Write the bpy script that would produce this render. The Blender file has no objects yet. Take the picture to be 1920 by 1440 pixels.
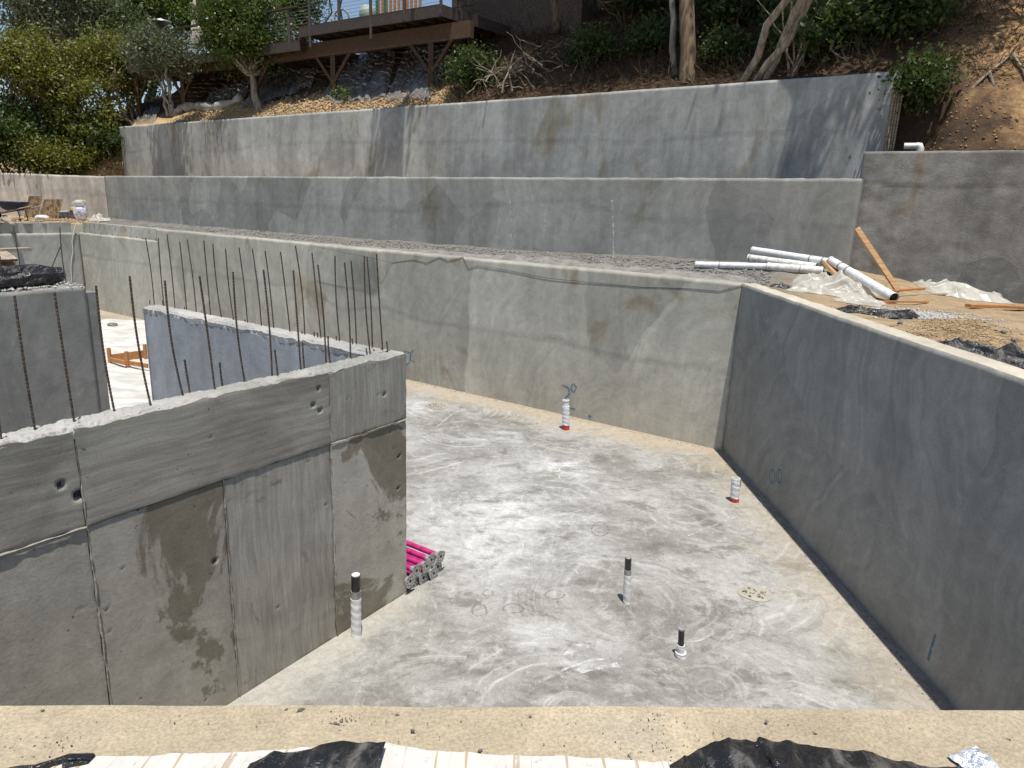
import bpy, math, random
import numpy as np
from mathutils import Matrix, Vector

# ------------------------------------------------------------------ camera, world, sun, exposure
SC = bpy.context.scene
COL = SC.collection
FPX, HY, ROLL, H = 1300.0, 378.0, math.atan(.036), 4.4
PITCH = math.atan((720 - HY) * math.cos(ROLL) / FPX)
_F = np.array([0, math.cos(PITCH), -math.sin(PITCH)])
_U0 = np.array([0, math.sin(PITCH), math.cos(PITCH)])
_R0 = np.array([1.0, 0, 0])
_R = _R0 * math.cos(ROLL) + _U0 * math.sin(ROLL)
_U = -_R0 * math.sin(ROLL) + _U0 * math.cos(ROLL)
EYE = np.array([0, 0, H])

cam_d = bpy.data.cameras.new('camera')
cam = bpy.data.objects.new('camera', cam_d)
COL.objects.link(cam)
cam_d.sensor_width = 36
cam_d.lens = 36 * FPX / 1920
cam_d.clip_start = .05
cam_d.clip_end = 2000
cam.matrix_world = Matrix(((_R[0], _U[0], -_F[0], 0), (_R[1], _U[1], -_F[1], 0), (_R[2], _U[2], -_F[2], H), (0, 0, 0, 1)))
SC.camera = cam

SUN = np.array([.05, -.255, 1.0]); SUN /= np.linalg.norm(SUN)
world = bpy.data.worlds.new('World'); SC.world = world; world.use_nodes = True
wn = world.node_tree
sky = wn.nodes.new('ShaderNodeTexSky'); sky.sky_type = 'NISHITA'; sky.sun_disc = False
sky.sun_elevation = math.asin(SUN[2]); sky.sun_rotation = math.atan2(SUN[0], SUN[1])
sky.air_density = 1.0; sky.dust_density = .6; sky.ozone_density = 1.0
wn.links.new(sky.outputs[0], wn.nodes['Background'].inputs[0])
wn.nodes['Background'].inputs[1].default_value = .105
sl = bpy.data.lights.new('sun', 'SUN'); sl.energy = 4.9; sl.angle = math.radians(.53); sl.color = (1, .95, .87)
so = bpy.data.objects.new('sun', sl); COL.objects.link(so)
so.rotation_euler = Vector(-SUN).to_track_quat('-Z', 'Y').to_euler(); so.location = (0, -5, 30)
SC.view_settings.view_transform = 'Standard'; SC.view_settings.look = 'None'
SC.view_settings.exposure = 0.15; SC.view_settings.gamma = 1.0
SC.view_settings.use_curve_mapping = False
SC.cycles.use_adaptive_sampling = True; SC.cycles.adaptive_threshold = .02; SC.cycles.max_bounces = 7; SC.cycles.diffuse_bounces = 3; SC.cycles.transparent_max_bounces = 8; SC.cycles.caustics_reflective = False; SC.cycles.caustics_refractive = False

# ------------------------------------------------------------------ helpers
rng = np.random.default_rng(7)
random.seed(7)

def ray(x, y): return _R * ((x - 960) / FPX) - _U * ((y - 720) / FPX) + _F
def atz(x, y, z):
    d = ray(x, y); return EYE + d * ((z - H) / d[2])
def atplane(x, y, P, n):
    d = ray(x, y); return EYE + d * (np.dot(np.asarray(P) - EYE, n) / np.dot(d, n))
def aty(x, y, Y):
    d = ray(x, y); return EYE + d * (Y / d[1])
def facing(x, y, P):
    n = np.array([P[0], P[1], 0.0]); return atplane(x, y, P, n / np.linalg.norm(n))
def height_at(px, py, xy):
    d = ray(px, py); return H + math.hypot(*xy) / math.hypot(d[0], d[1]) * d[2]

def vnoise(x, y, seed=0):
    x = np.asarray(x, float); y = np.asarray(y, float)
    xi = np.floor(x).astype(np.int64); yi = np.floor(y).astype(np.int64)
    fx = x - xi; fy = y - yi
    fx = fx * fx * (3 - 2 * fx); fy = fy * fy * (3 - 2 * fy)
    def h(a, b):
        n = (a * 374761393 + b * 668265263 + seed * 1442695041) & 0x7fffffff
        n = ((n ^ (n >> 13)) * 1274126177) & 0x7fffffff
        n = n ^ (n >> 16)
        return (n % 100003) / 100003.0
    a = h(xi, yi); b = h(xi + 1, yi); c = h(xi, yi + 1); d = h(xi + 1, yi + 1)
    return (a * (1 - fx) + b * fx) * (1 - fy) + (c * (1 - fx) + d * fx) * fy
def fbm(x, y, seed=0, o=4, g=.5):
    s = 0; a = 1.0; t = 0
    for i in range(o):
        s = s + a * vnoise(np.asarray(x) * 2 ** i + 17.3 * i, np.asarray(y) * 2 ** i - 9.1 * i, seed + i); t += a; a *= g
    return s / t * 2 - 1
def sstep(a, b, x):
    t = np.clip((np.asarray(x, float) - a) / (b - a), 0, 1); return t * t * (3 - 2 * t)

class MB:
    def __init__(s): s.v = []; s.f = []; s.m = []; s.sm = []; s.n = 0
    def add(s, verts, faces, mi=0, smooth=False):
        verts = np.asarray(verts, float)
        s.v.append(verts); o = s.n
        for f in faces: s.f.append(tuple(int(i) + o for i in f)); s.m.append(mi); s.sm.append(smooth)
        s.n += len(verts); return s
    def grid(s, P, mi=0, smooth=True, closed=False, mask=None):
        P = np.asarray(P, float); a, b = P.shape[:2]
        fs = []
        for i in range(a - 1):
            for j in range(b if closed else b - 1):
                if mask is not None and not mask[i, j]: continue
                k = (j + 1) % b
                fs.append((i * b + j, i * b + k, (i + 1) * b + k, (i + 1) * b + j))
        return s.add(P.reshape(-1, 3), fs, mi, smooth)
    def box(s, c, d, rot=None, mi=0, bev=0):
        c = np.asarray(c, float); h = np.asarray(d, float) / 2
        vs = np.array([[sx, sy, sz] for sx in (-1, 1) for sy in (-1, 1) for sz in (-1, 1)]) * h
        if rot is not None: vs = vs @ np.asarray(rot).T
        return s.add(vs + c, [(0, 1, 3, 2), (4, 6, 7, 5), (0, 4, 5, 1), (2, 3, 7, 6), (0, 2, 6, 4), (1, 5, 7, 3)], mi)
    def beam(s, A, B, w, h, up=(0, 0, 1), mi=0):
        A = np.asarray(A, float); B = np.asarray(B, float); x = B - A; L = np.linalg.norm(x); x /= L
        y = np.cross(up, x); y /= np.linalg.norm(y); z = np.cross(x, y)
        return s.box((A + B) / 2, (L, w, h), np.stack([x, y, z], 1), mi)
    def tube(s, pts, r, k=8, mi=0, cap=True, smooth=True):
        pts = np.asarray(pts, float); n = len(pts); r = np.broadcast_to(np.asarray(r, float), (n,))
        T = np.gradient(pts, axis=0); T /= np.linalg.norm(T, axis=1)[:, None] + 1e-9
        ref = np.array([0, 0, 1.0]) if abs(T[0][2]) < .9 else np.array([1.0, 0, 0])
        rows = []
        for i in range(n):
            a = np.cross(T[i], ref); a /= np.linalg.norm(a) + 1e-9; b = np.cross(T[i], a); ref = np.cross(a, T[i])
            th = np.arange(k) * 2 * math.pi / k
            rows.append(pts[i] + r[i] * (np.cos(th)[:, None] * a + np.sin(th)[:, None] * b))
        s.grid(np.array(rows), mi, smooth, True)
        if cap:
            s.add(rows[0], [tuple(range(k))], mi); s.add(rows[-1], [tuple(range(k - 1, -1, -1))], mi)
        return s
    def build(s, name, mats, parent=None, origin=None):
        v = np.concatenate(s.v) if s.v else np.zeros((0, 3))
        if origin is not None: v = v - np.asarray(origin)
        me = bpy.data.meshes.new(name)
        me.from_pydata(v.tolist(), [], s.f)
        me.polygons.foreach_set('material_index', s.m); me.polygons.foreach_set('use_smooth', s.sm)
        for m in (mats if isinstance(mats, (list, tuple)) else [mats]): me.materials.append(m)
        me.update()
        o = bpy.data.objects.new(name, me); COL.objects.link(o)
        if parent is not None: o.parent = parent
        elif origin is not None: o.location = origin
        return o

def quads_mesh(name, V, mat, parent=None, origin=None):
    """V: (n,4,3) many small separate quads as one mesh (fast path)"""
    n = len(V); v = V.reshape(-1, 3)
    if origin is not None: v = v - np.asarray(origin)
    me = bpy.data.meshes.new(name)
    me.vertices.add(n * 4); me.vertices.foreach_set('co', v.astype(np.float32).ravel())
    me.loops.add(n * 4); me.loops.foreach_set('vertex_index', np.arange(n * 4, dtype=np.int32))
    me.polygons.add(n); me.polygons.foreach_set('loop_start', np.arange(0, n * 4, 4, dtype=np.int32))
    me.update(calc_edges=True); me.materials.append(mat)
    o = bpy.data.objects.new(name, me); COL.objects.link(o)
    if parent is not None: o.parent = parent
    elif origin is not None: o.location = origin
    return o

def stones_mesh(name, P, size, mat, parent=None, origin=None, flat=.7):
    """many small irregular 8-faced stones as one mesh"""
    P = np.asarray(P, float); n = len(P); size = np.broadcast_to(np.asarray(size, float), (n,))
    base = np.array([[1, 0, 0], [0, 1, 0], [-1, 0, 0], [0, -1, 0], [0, 0, 1], [0, 0, -1]], float)
    V = base[None] * (rng.uniform(.6, 1.3, (n, 6, 1))) * size[:, None, None]
    V[:, :, 2] *= flat
    V += rng.normal(0, .18, V.shape) * size[:, None, None]
    a = rng.uniform(0, 6.28, n); c, s_ = np.cos(a), np.sin(a)
    X = V[:, :, 0] * c[:, None] - V[:, :, 1] * s_[:, None]; Y = V[:, :, 0] * s_[:, None] + V[:, :, 1] * c[:, None]
    V[:, :, 0] = X; V[:, :, 1] = Y
    V += P[:, None, :]
    v = V.reshape(-1, 3)
    if origin is not None: v = v - np.asarray(origin)
    F = np.array([(0, 1, 4), (1, 2, 4), (2, 3, 4), (3, 0, 4), (1, 0, 5), (2, 1, 5), (3, 2, 5), (0, 3, 5)])
    fi = (F[None] + np.arange(n)[:, None, None] * 6).reshape(-1)
    me = bpy.data.meshes.new(name)
    me.vertices.add(n * 6); me.vertices.foreach_set('co', v.astype(np.float32).ravel())
    me.loops.add(len(fi)); me.loops.foreach_set('vertex_index', fi.astype(np.int32))
    me.polygons.add(n * 8); me.polygons.foreach_set('loop_start', np.arange(0, n * 24, 3, dtype=np.int32))
    me.update(calc_edges=True); me.materials.append(mat)
    o = bpy.data.objects.new(name, me); COL.objects.link(o)
    if parent is not None: o.parent = parent
    elif origin is not None: o.location = origin
    return o

def tag(o, label=None, cat=None, group=None, kind=None):
    if label: o['label'] = label
    if cat: o['category'] = cat
    if group: o['group'] = group
    if kind: o['kind'] = kind
    return o
def thing(name, label, cat, loc=(0, 0, 0), group=None, rotz=0):
    o = bpy.data.objects.new(name, None); COL.objects.link(o); o.empty_display_size = .1
    o.location = tuple(float(c) for c in loc); o.rotation_euler = (0, 0, rotz)
    return tag(o, label, cat, group)

# ------------------------------------------------------------------ materials
class NT:
    def __init__(s, name):
        s.m = bpy.data.materials.new(name); s.m.use_nodes = True; s.t = s.m.node_tree
        s.b = s.t.nodes['Principled BSDF']; s.out = s.t.nodes['Material Output']
        s.b.inputs['Specular IOR Level'].default_value = .3
        s._tc = None
    def n(s, t, **k):
        nd = s.t.nodes.new(t)
        for a, v in k.items():
            if a.startswith('_'): setattr(nd, a[1:], v)
            else: s.set(nd.inputs[a.replace('__', ' ')], v)
        return nd
    def set(s, sock, v):
        if hasattr(v, 'is_output') or isinstance(v, bpy.types.NodeSocket): s.t.links.new(v, sock)
        elif isinstance(v, (tuple, list)) and len(v) == 3 and sock.type == 'RGBA': sock.default_value = (*v, 1)
        else: sock.default_value = v
    def co(s, scale=(1, 1, 1), loc=(0, 0, 0), src=None):
        if s._tc is None: s._tc = s.n('ShaderNodeTexCoord').outputs['Object']
        mp = s.n('ShaderNodeMapping'); s.set(mp.inputs['Vector'], src or s._tc)
        mp.inputs['Scale'].default_value = scale; mp.inputs['Location'].default_value = loc
        return mp.outputs[0]
    def noise(s, vec, scale, detail=4, rough=.55, dist=0):
        return s.n('ShaderNodeTexNoise', Vector=vec, Scale=scale, Detail=detail, Roughness=rough, Distortion=dist).outputs['Fac']
    def ramp(s, v, a, b, lo=0., hi=1.):
        r = s.n('ShaderNodeMapRange', _interpolation_type='SMOOTHSTEP')
        s.set(r.inputs['Value'], v)
        for i, x in zip(('From Min', 'From Max', 'To Min', 'To Max'), (a, b, lo, hi)): r.inputs[i].default_value = x
        return r.outputs[0]
    def mix(s, f, a, b, mode='MIX'):
        x = s.n('ShaderNodeMix', _data_type='RGBA', _blend_type=mode)
        s.set(x.inputs[0], f); s.set(x.inputs[6], a); s.set(x.inputs[7], b)
        return x.outputs[2]
    def math(s, op, a, b=0.):
        x = s.n('ShaderNodeMath', _operation=op); s.set(x.inputs[0], a); s.set(x.inputs[1], b); return x.outputs[0]
    def bump(s, h, strength=.3, dist=.01):
        x = s.n('ShaderNodeBump', Strength=strength, Distance=dist); s.set(x.inputs['Height'], h)
        s.t.links.new(x.outputs[0], s.b.inputs['Normal']); return x
    def col(s, c): s.set(s.b.inputs['Base Color'], c)
    def rough(s, r): s.set(s.b.inputs['Roughness'], r)

def g(v, w=0.0): return (v * (1 + w), v, v * (1 - w * 1.4))

def concrete(name, dark, light, stain=None, stain_lo=.58, seed=0, streak=.5, swirl=.4, patch=.5, rough=.88, bump=.35, damp=.14, pits=.0, cell=1.0, grain=1.0):
    m = NT(name); o = (seed * 3.7, seed * 1.9, seed * 5.3)
    P = m.co(loc=o)
    big = m.noise(P, .5, 4, .6, .5)
    c = m.mix(m.ramp(big, .32, .68), dark, light)
    # separate trowelled passes, each with its own tone and sweep
    wob = m.n('ShaderNodeTexNoise', Vector=P, Scale=.9, Detail=2.0).outputs['Color']
    pv = m.n('ShaderNodeVectorMath', _operation='MULTIPLY_ADD'); m.set(pv.inputs[0], wob); pv.inputs[1].default_value = (.28, 0, .28); m.set(pv.inputs[2], m.co((.62 * cell, 0, .42 * cell), tuple(q * cell for q in o)))
    vo = m.n('ShaderNodeTexVoronoi', Vector=pv.outputs[0], Scale=1.0)
    vv = m.n('ShaderNodeSeparateColor', Color=vo.outputs['Color'])
    k = m.ramp(vv.outputs[0], .1, .9, 1 - .2 * patch, 1 + .15 * patch)
    off = m.n('ShaderNodeVectorMath', _operation='ADD'); m.set(off.inputs[0], vo.outputs['Position']); off.inputs[1].default_value = (.55, 0, -.25)
    dv = m.n('ShaderNodeVectorMath', _operation='DISTANCE'); m.set(dv.inputs[0], pv.outputs[0]); m.set(dv.inputs[1], off.outputs[0])
    arc = m.n('ShaderNodeTexNoise', _noise_dimensions='1D', W=m.math('ADD', m.math('MULTIPLY', dv.outputs['Value'], 11. / cell), m.math('MULTIPLY', vv.outputs[1], 60.)), Scale=1.0, Detail=4.0, Roughness=.7).outputs['Fac']
    brk = m.ramp(m.noise(P, 1.4, 3, .6), .3, .65, .25, 1.)
    k = m.math('MULTIPLY', k, m.math('ADD', 1., m.math('MULTIPLY', m.math('MULTIPLY', m.math('SUBTRACT', arc, .5), brk), .75 * swirl)))
    # vertical streaks
    st = m.noise(m.co((2.6, 2.6, .22), o), 1.0, 4, .6, .25)
    k = m.math('MULTIPLY', k, m.ramp(st, .3, .7, 1 - .22 * streak, 1 + .18 * streak))
    fine = m.noise(P, 38 * grain, 3, .7)
    k = m.math('MULTIPLY', k, m.ramp(fine, .2, .8, 1 - .1 * grain, 1 + .1 * grain))
    mid = m.noise(P, 4.5, 5, .7, .4)
    k = m.math('MULTIPLY', k, m.ramp(mid, .25, .75, .87, 1.12))
    if stain:
        sn = m.noise(m.co((.9, .9, .55), (o[0] + 11, 3, o[2])), .8, 6, .6, 1.2)
        c = m.mix(m.ramp(sn, stain_lo, stain_lo + damp, 0, .8), c, stain)
    kk = m.n('ShaderNodeCombineColor', Red=k, Green=k, Blue=k).outputs[0]
    c = m.mix(1.0, c, kk, 'MULTIPLY')
    hgt = m.math('ADD', m.math('MULTIPLY', fine, .5), mid)
    if pits:
        pv2 = m.noise(P, 26, 2, .4); pm = m.ramp(pv2, .27, .2)
        c = m.mix(m.math('MULTIPLY', pm, pits), c, g(.05))
        hgt = m.math('SUBTRACT', hgt, m.math('MULTIPLY', pm, 1.2))
    m.col(c); m.rough(m.ramp(mid, .2, .8, rough - .1, rough + .06)); m.bump(hgt, bump, .012)
    return m.m

def formed(name, vertical, dark, light, seed=0, stain=None):
    """concrete cast against plywood: wood grain print"""
    m = NT(name); o = (seed * 2.3, seed, seed * 4.1)
    P = m.co(loc=o)
    sc = (26, 26, 1.7) if vertical else (1.5, 1.5, 24)
    dd = m.n('ShaderNodeTexNoise', Vector=P, Scale=1.6, Detail=3.0).outputs['Color']
    wv = m.n('ShaderNodeVectorMath', _operation='MULTIPLY_ADD'); m.set(wv.inputs[0], dd); wv.inputs[1].default_value = (2.2 if vertical else .4, .4, .4 if vertical else 2.2); m.set(wv.inputs[2], m.co(sc, o))
    gr = m.noise(wv.outputs[0], 1.0, 5, .7, .4)
    big = m.noise(P, 1.1, 6, .6, .9)
    c = m.mix(m.ramp(big, .33, .67), dark, light)
    k = m.ramp(gr, .3, .7, .8, 1.18)
    fine = m.noise(P, 60, 5, .7)
    k = m.math('MULTIPLY', k, m.ramp(fine, .2, .8, .86, 1.14))
    if stain:
        sn = m.noise(m.co((.8, .8, .9), (o[0] + 5, 3, o[2])), 1.2, 6, .6, 1.0)
        c = m.mix(m.ramp(sn, .56, .62, 0, .75), c, stain)
    pn = m.noise(P, 30, 2, .4); pm = m.ramp(pn, .26, .2)
    c = m.mix(m.math('MULTIPLY', pm, .75), c, g(.05))
    kk = m.n('ShaderNodeCombineColor', Red=k, Green=k, Blue=k).outputs[0]
    c = m.mix(1.0, c, kk, 'MULTIPLY')
    m.col(c); m.rough(.9)
    m.bump(m.math('SUBTRACT', m.math('ADD', gr, m.math('MULTIPLY', fine, .3)), pm), .24, .008)
    return m.m

def simple(name, a, b=None, scale=8, rough=.7, bump=.3, bd=.01, stretch=(1, 1, 1), metal=0, spec=.3, detail=5, lo=.35, hi=.65, dist=.4):
    m = NT(name); P = m.co(stretch)
    nz = m.noise(P, scale, detail, .6, dist)
    m.col(m.mix(m.ramp(nz, lo, hi), a, b) if b else a)
    m.rough(rough); m.b.inputs['Metallic'].default_value = metal; m.b.inputs['Specular IOR Level'].default_value = spec
    if bump: m.bump(nz, bump, bd)
    return m.m

def leaf_mat(name, a, b, trans=.35, rough=.5):
    m = NT(name)
    r = m.n('ShaderNodeNewGeometry').outputs['Random Per Island']
    c = m.mix(r, a, b); m.col(c); m.rough(rough); m.b.inputs['Specular IOR Level'].default_value = .35
    tr = m.n('ShaderNodeBsdfTranslucent'); m.set(tr.inputs['Color'], m.mix(.5, c, (.22, .26, .03)))
    mx = m.n('ShaderNodeMixShader'); mx.inputs[0].default_value = trans
    m.t.links.new(m.b.outputs[0], mx.inputs[1]); m.t.links.new(tr.outputs[0], mx.inputs[2]); m.t.links.new(mx.outputs[0], m.out.inputs[0])
    return m.m

def plastic_sheet(name, col, trans=.3, clear=.0, rough=.35):
    m = NT(name)
    nz = m.noise(m.co(), 6, 5, .6, .5)
    m.col(m.mix(m.ramp(nz, .3, .7), tuple(c * .82 for c in col), col)); m.rough(rough); m.b.inputs['Specular IOR Level'].default_value = .5
    m.bump(nz, .5, .02)
    tr = m.n('ShaderNodeBsdfTranslucent'); m.set(tr.inputs['Color'], col)
    mx = m.n('ShaderNodeMixShader'); mx.inputs[0].default_value = trans
    m.t.links.new(m.b.outputs[0], mx.inputs[1]); m.t.links.new(tr.outputs[0], mx.inputs[2])
    last = mx.outputs[0]
    if clear:
        tp = m.n('ShaderNodeBsdfTransparent'); m2 = m.n('ShaderNodeMixShader')
        m.set(m2.inputs[0], m.ramp(m.noise(m.co(), 2.5, 4, .6), .3, .7, clear - .2, clear + .2))
        m.t.links.new(last, m2.inputs[1]); m.t.links.new(tp.outputs[0], m2.inputs[2]); last = m2.outputs[0]
    m.t.links.new(last, m.out.inputs[0])
    return m.m

def faded_paint(name, col, lo=.4, hi=.62, scale=9):
    m = NT(name)
    m.col(col); m.rough(.9)
    tp = m.n('ShaderNodeBsdfTransparent'); mx = m.n('ShaderNodeMixShader')
    m.set(mx.inputs[0], m.ramp(m.noise(m.co(), scale, 6, .7), lo, hi))
    m.t.links.new(tp.outputs[0], mx.inputs[1]); m.t.links.new(m.b.outputs[0], mx.inputs[2]); m.t.links.new(mx.outputs[0], m.out.inputs[0])
    return m.m

M = {}
M['wall_c'] = concrete('concrete_back_wall', (.355, .342, .29), (.45, .434, .372), (.29, .24, .165), .55, 1, .35, .6, .6, cell=.7)
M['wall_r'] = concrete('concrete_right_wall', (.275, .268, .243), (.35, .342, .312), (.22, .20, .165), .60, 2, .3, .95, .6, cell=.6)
M['wall_1'] = concrete('concrete_upper_wall', (.31, .318, .302), (.41, .42, .40), (.26, .232, .17), .56, 3, .75, .6, .45)
M['wall_2'] = concrete('concrete_middle_wall', (.255, .255, .235), (.33, .33, .305), (.215, .196, .148), .56, 4, .45, .5, .75)
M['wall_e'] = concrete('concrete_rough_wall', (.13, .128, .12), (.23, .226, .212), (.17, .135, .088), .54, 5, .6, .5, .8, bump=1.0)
M['wall_b'] = concrete('concrete_blue_grey', (.30, .315, .33), (.38, .395, .41), None, .6, 6, .3, .6, .35)
M['wall_g'] = concrete('concrete_dark_stub', (.20, .20, .19), (.275, .272, .255), (.16, .15, .12), .6, 7, .3, .5, .5)
M['wall_d'] = concrete('concrete_far_left', (.29, .29, .27), (.38, .375, .35), (.25, .22, .17), .6, 8, .3, .6, .5)
M['formed_h'] = formed('concrete_board_print_across', False, (.215, .204, .176), (.315, .30, .262), 1)
M['formed_v'] = formed('concrete_board_print_upright', True, (.25, .238, .206), (.35, .336, .295), 2, (.175, .15, .105))
M['formed_s'] = concrete('concrete_formed_smooth', (.31, .295, .252), (.405, .387, .335), (.17, .147, .105), .54, 9, .35, .25, .4, damp=.03, pits=.8)
M['rough_top'] = concrete('concrete_broken_top', (.26, .255, .235), (.44, .43, .405), None, .6, 10, 0, 0, 0, bump=1.0, pits=.5)
M['top_tan'] = concrete('concrete_top_dusty', (.40, .36, .29), (.52, .475, .39), (.34, .32, .285), .6, 11, 0, .1, .3, bump=.5)
M['core'] = simple('concrete_joint', g(.07, .03), g(.14, .03), 20, .95, .6)

def floor_material():
    m = NT('concrete_floor_slab')
    P = m.co()
    wob = m.n('ShaderNodeTexNoise', Vector=P, Scale=.7, Detail=4.0).outputs['Color']
    wv = m.n('ShaderNodeVectorMath', _operation='MULTIPLY_ADD'); m.set(wv.inputs[0], wob); wv.inputs[1].default_value = (.5, .5, 0); m.set(wv.inputs[2], P)
    W = wv.outputs[0]
    a = m.noise(W, .42, 7, .68, .2)
    c = m.mix(m.ramp(a, .36, .64), (.195, .189, .17), (.37, .366, .35))
    b = m.noise(m.co((1, 1.25, 1), (4, 9, 0), W), 2.1, 8, .8, .25)
    c = m.mix(m.ramp(b, .5, .66, 0, .7), c, (.43, .43, .415))
    dk = m.noise(m.co((1, 1.5, 1), (7, 2, 0), W), 1.5, 8, .78, .2)
    c = m.mix(m.ramp(dk, .5, .63, 0, .72), c, (.135, .127, .108))
    sw = m.noise(m.co((3.4, 1.0, 1), (1, 3, 0), W), 3.0, 7, .8, .5)
    c = m.mix(m.ramp(sw, .56, .66, 0, .5), c, (.48, .48, .465))
    fw = m.noise(m.co((1, 1, 1), (2, 5, 0), P), 11, 5, .75)
    c = m.mix(m.ramp(fw, .58, .68, 0, .35), c, (.50, .495, .475))
    # arcs left by the power trowel
    vo = m.n('ShaderNodeTexVoronoi', Vector=W, Scale=.42)
    dd = m.n('ShaderNodeVectorMath', _operation='DISTANCE'); m.set(dd.inputs[0], W); m.set(dd.inputs[1], vo.outputs['Position'])
    ar = m.n('ShaderNodeTexNoise', _noise_dimensions='1D', W=m.math('ADD', m.math('MULTIPLY', dd.outputs['Value'], 8.), m.math('MULTIPLY', m.n('ShaderNodeSeparateColor', Color=vo.outputs['Color']).outputs[0], 50.)), Scale=1.0, Detail=5.0, Roughness=.75).outputs['Fac']
    am = m.ramp(m.noise(P, 1.1, 4, .65), .42, .62)
    c = m.mix(m.math('MULTIPLY', m.ramp(ar, .52, .68), m.math('MULTIPLY', am, .6)), c, (.53, .53, .515))
    c = m.mix(m.math('MULTIPLY', m.ramp(ar, .46, .34), m.math('MULTIPLY', am, .45)), c, (.17, .163, .145))
    # chalky patches
    for (x, y, r, s) in ((.0, 9.0, 2.6, .55), (-.4, 12.5, 1.5, .4), (-.1, 9.3, 1.0, .8), (.9, 11.2, .9, .9), (-.3, 8.1, .8, .7), (.3, 6.3, .5, .5), (-2.1, 14.5, .8, .6)):
        d = m.n('ShaderNodeVectorMath', _operation='DISTANCE'); m.set(d.inputs[0], P); d.inputs[1].default_value = (x, y, 0)
        f = m.math('MULTIPLY', m.ramp(d.outputs['Value'], r, r * .15), m.ramp(b, .36, .62, 0, s))
        c = m.mix(f, c, (.57, .575, .57))
    # tan dust along the wall feet
    sep = m.n('ShaderNodeSeparateXYZ', Vector=P)
    dC = m.math('MULTIPLY', m.math('ADD', m.math('MULTIPLY', sep.outputs[0], .557), m.math('MULTIPLY', sep.outputs[1], .83)), -1.)
    dC = m.math('ADD', dC, .557 * 4.01 + .83 * 12.36)
    dR = m.math('SUBTRACT', 4.1, sep.outputs[0])
    dF = m.math('ADD', m.math('MULTIPLY', m.math('ADD', sep.outputs[0], 1.13), .845), m.math('MULTIPLY', m.math('SUBTRACT', sep.outputs[1], 7.12), -.535))
    dF = m.math('ABSOLUTE', dF)
    sF = m.math('ADD', m.math('MULTIPLY', m.math('ADD', sep.outputs[0], 1.13), .557), m.math('MULTIPLY', m.math('SUBTRACT', sep.outputs[1], 7.12), .83))
    dF = m.math('ADD', dF, m.math('MAXIMUM', m.math('MULTIPLY', sF, 1.5), 0.))
    nn = m.noise(W, 1.5, 6, .65, .5)
    for d, w, s in ((dC, 1.3, .95), (dR, 1.0, .55), (dF, .55, .8)):
        f = m.math('MULTIPLY', m.ramp(m.math('ADD', d, m.math('MULTIPLY', m.math('SUBTRACT', nn, .5), w * 1.6)), w, w * .1), s)
        c = m.mix(f, c, (.38, .325, .245) if d is not dF else (.40, .38, .33))
    sp = m.noise(P, 45, 5, .7)
    k = m.ramp(sp, .2, .8, .84, 1.16)
    k = m.math('MULTIPLY', k, m.ramp(m.noise(W, 9, 7, .7, 1.0), .25, .75, .82, 1.16))
    kk = m.n('ShaderNodeCombineColor', Red=k, Green=k, Blue=k).outputs[0]
    m.col(m.mix(1., c, kk, 'MULTIPLY'))
    m.rough(m.ramp(a, .3, .7, .62, .85)); m.bump(m.math('ADD', sp, m.noise(W, 7, 5, .6)), .25, .006)
    return m.m
M['floor'] = floor_material()
M['ledge'] = concrete('concrete_tan_ledge', (.39, .325, .225), (.47, .40, .29), (.33, .29, .225), .52, 12, 0, .3, .45, bump=.9, pits=.8, grain=2.6)

def soil(name, a, b, c, scale=3, bump=.9):
    m = NT(name); P = m.co()
    n1 = m.noise(P, scale, 8, .65, .5); n2 = m.noise(P, scale * 9, 6, .7)
    x = m.mix(m.ramp(n1, .35, .65), a, b); x = m.mix(m.ramp(n2, .5, .72, 0, .7), x, c)
    m.col(x); m.rough(.95); m.bump(m.math('ADD', n1, n2), bump, .04)
    return m.m
M['soil_tan'] = soil('soil_tan', (.33, .23, .13), (.46, .34, .2), (.5, .42, .31))
M['soil_dark'] = soil('soil_hillside', (.05, .032, .02), (.15, .088, .047), (.24, .145, .075), .9)
M['soil_red'] = soil('soil_bank', (.22, .13, .06), (.38, .24, .12), (.44, .30, .165), .8)
M['clod'] = soil('soil_clods', (.36, .25, .14), (.48, .35, .2), (.52, .41, .27))
M['gravel'] = soil('grey_gravel', (.18, .172, .155), (.31, .30, .278), (.42, .41, .385), 4)
M['gravel_w'] = soil('white_gravel', (.42, .41, .39), (.6, .59, .57), (.7, .69, .67), 4)
M['gravel_d'] = soil('dark_gravel', (.09, .088, .08), (.19, .185, .17), (.3, .29, .27), 6)
M['rebar'] = simple('rebar_steel', (.06, .048, .04), (.14, .105, .08), 40, .75, .3, .002, metal=.35)
M['wood'] = simple('raw_lumber', (.36, .205, .095), (.52, .33, .17), 3, .75, .25, .004, (1, 12, 12))
M['wood_o'] = simple('orange_lumber', (.36, .155, .05), (.46, .23, .09), 3, .75, .25, .004, (2, 9, 9))
M['wood_grey'] = simple('weathered_lumber', (.22, .175, .125), (.42, .36, .28), 4, .85, .4, .006, (1, 8, 8))
M['ply'] = simple('dirty_plywood', (.07, .043, .024), (.26, .185, .105), 3, .85, .4, .006, (4, 4, .8))
M['pvc'] = simple('white_pvc', (.62, .62, .60), (.78, .78, .76), 6, .4, .1, .002)
M['pvc_worn'] = simple('scuffed_white_pvc', (.50, .49, .45), (.76, .75, .71), 9, .5, .2, .002)
M['tape'] = simple('white_tape_wrap', (.62, .63, .64), (.80, .81, .82), 14, .45, .4, .004)
M['greytape'] = simple('grey_tape', (.2, .2, .2), (.34, .34, .34), 14, .5, .3, .003)
M['blackpipe'] = simple('black_pipe', (.012, .012, .013), (.035, .035, .036), 12, .35, .1, .002, spec=.5)
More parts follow.
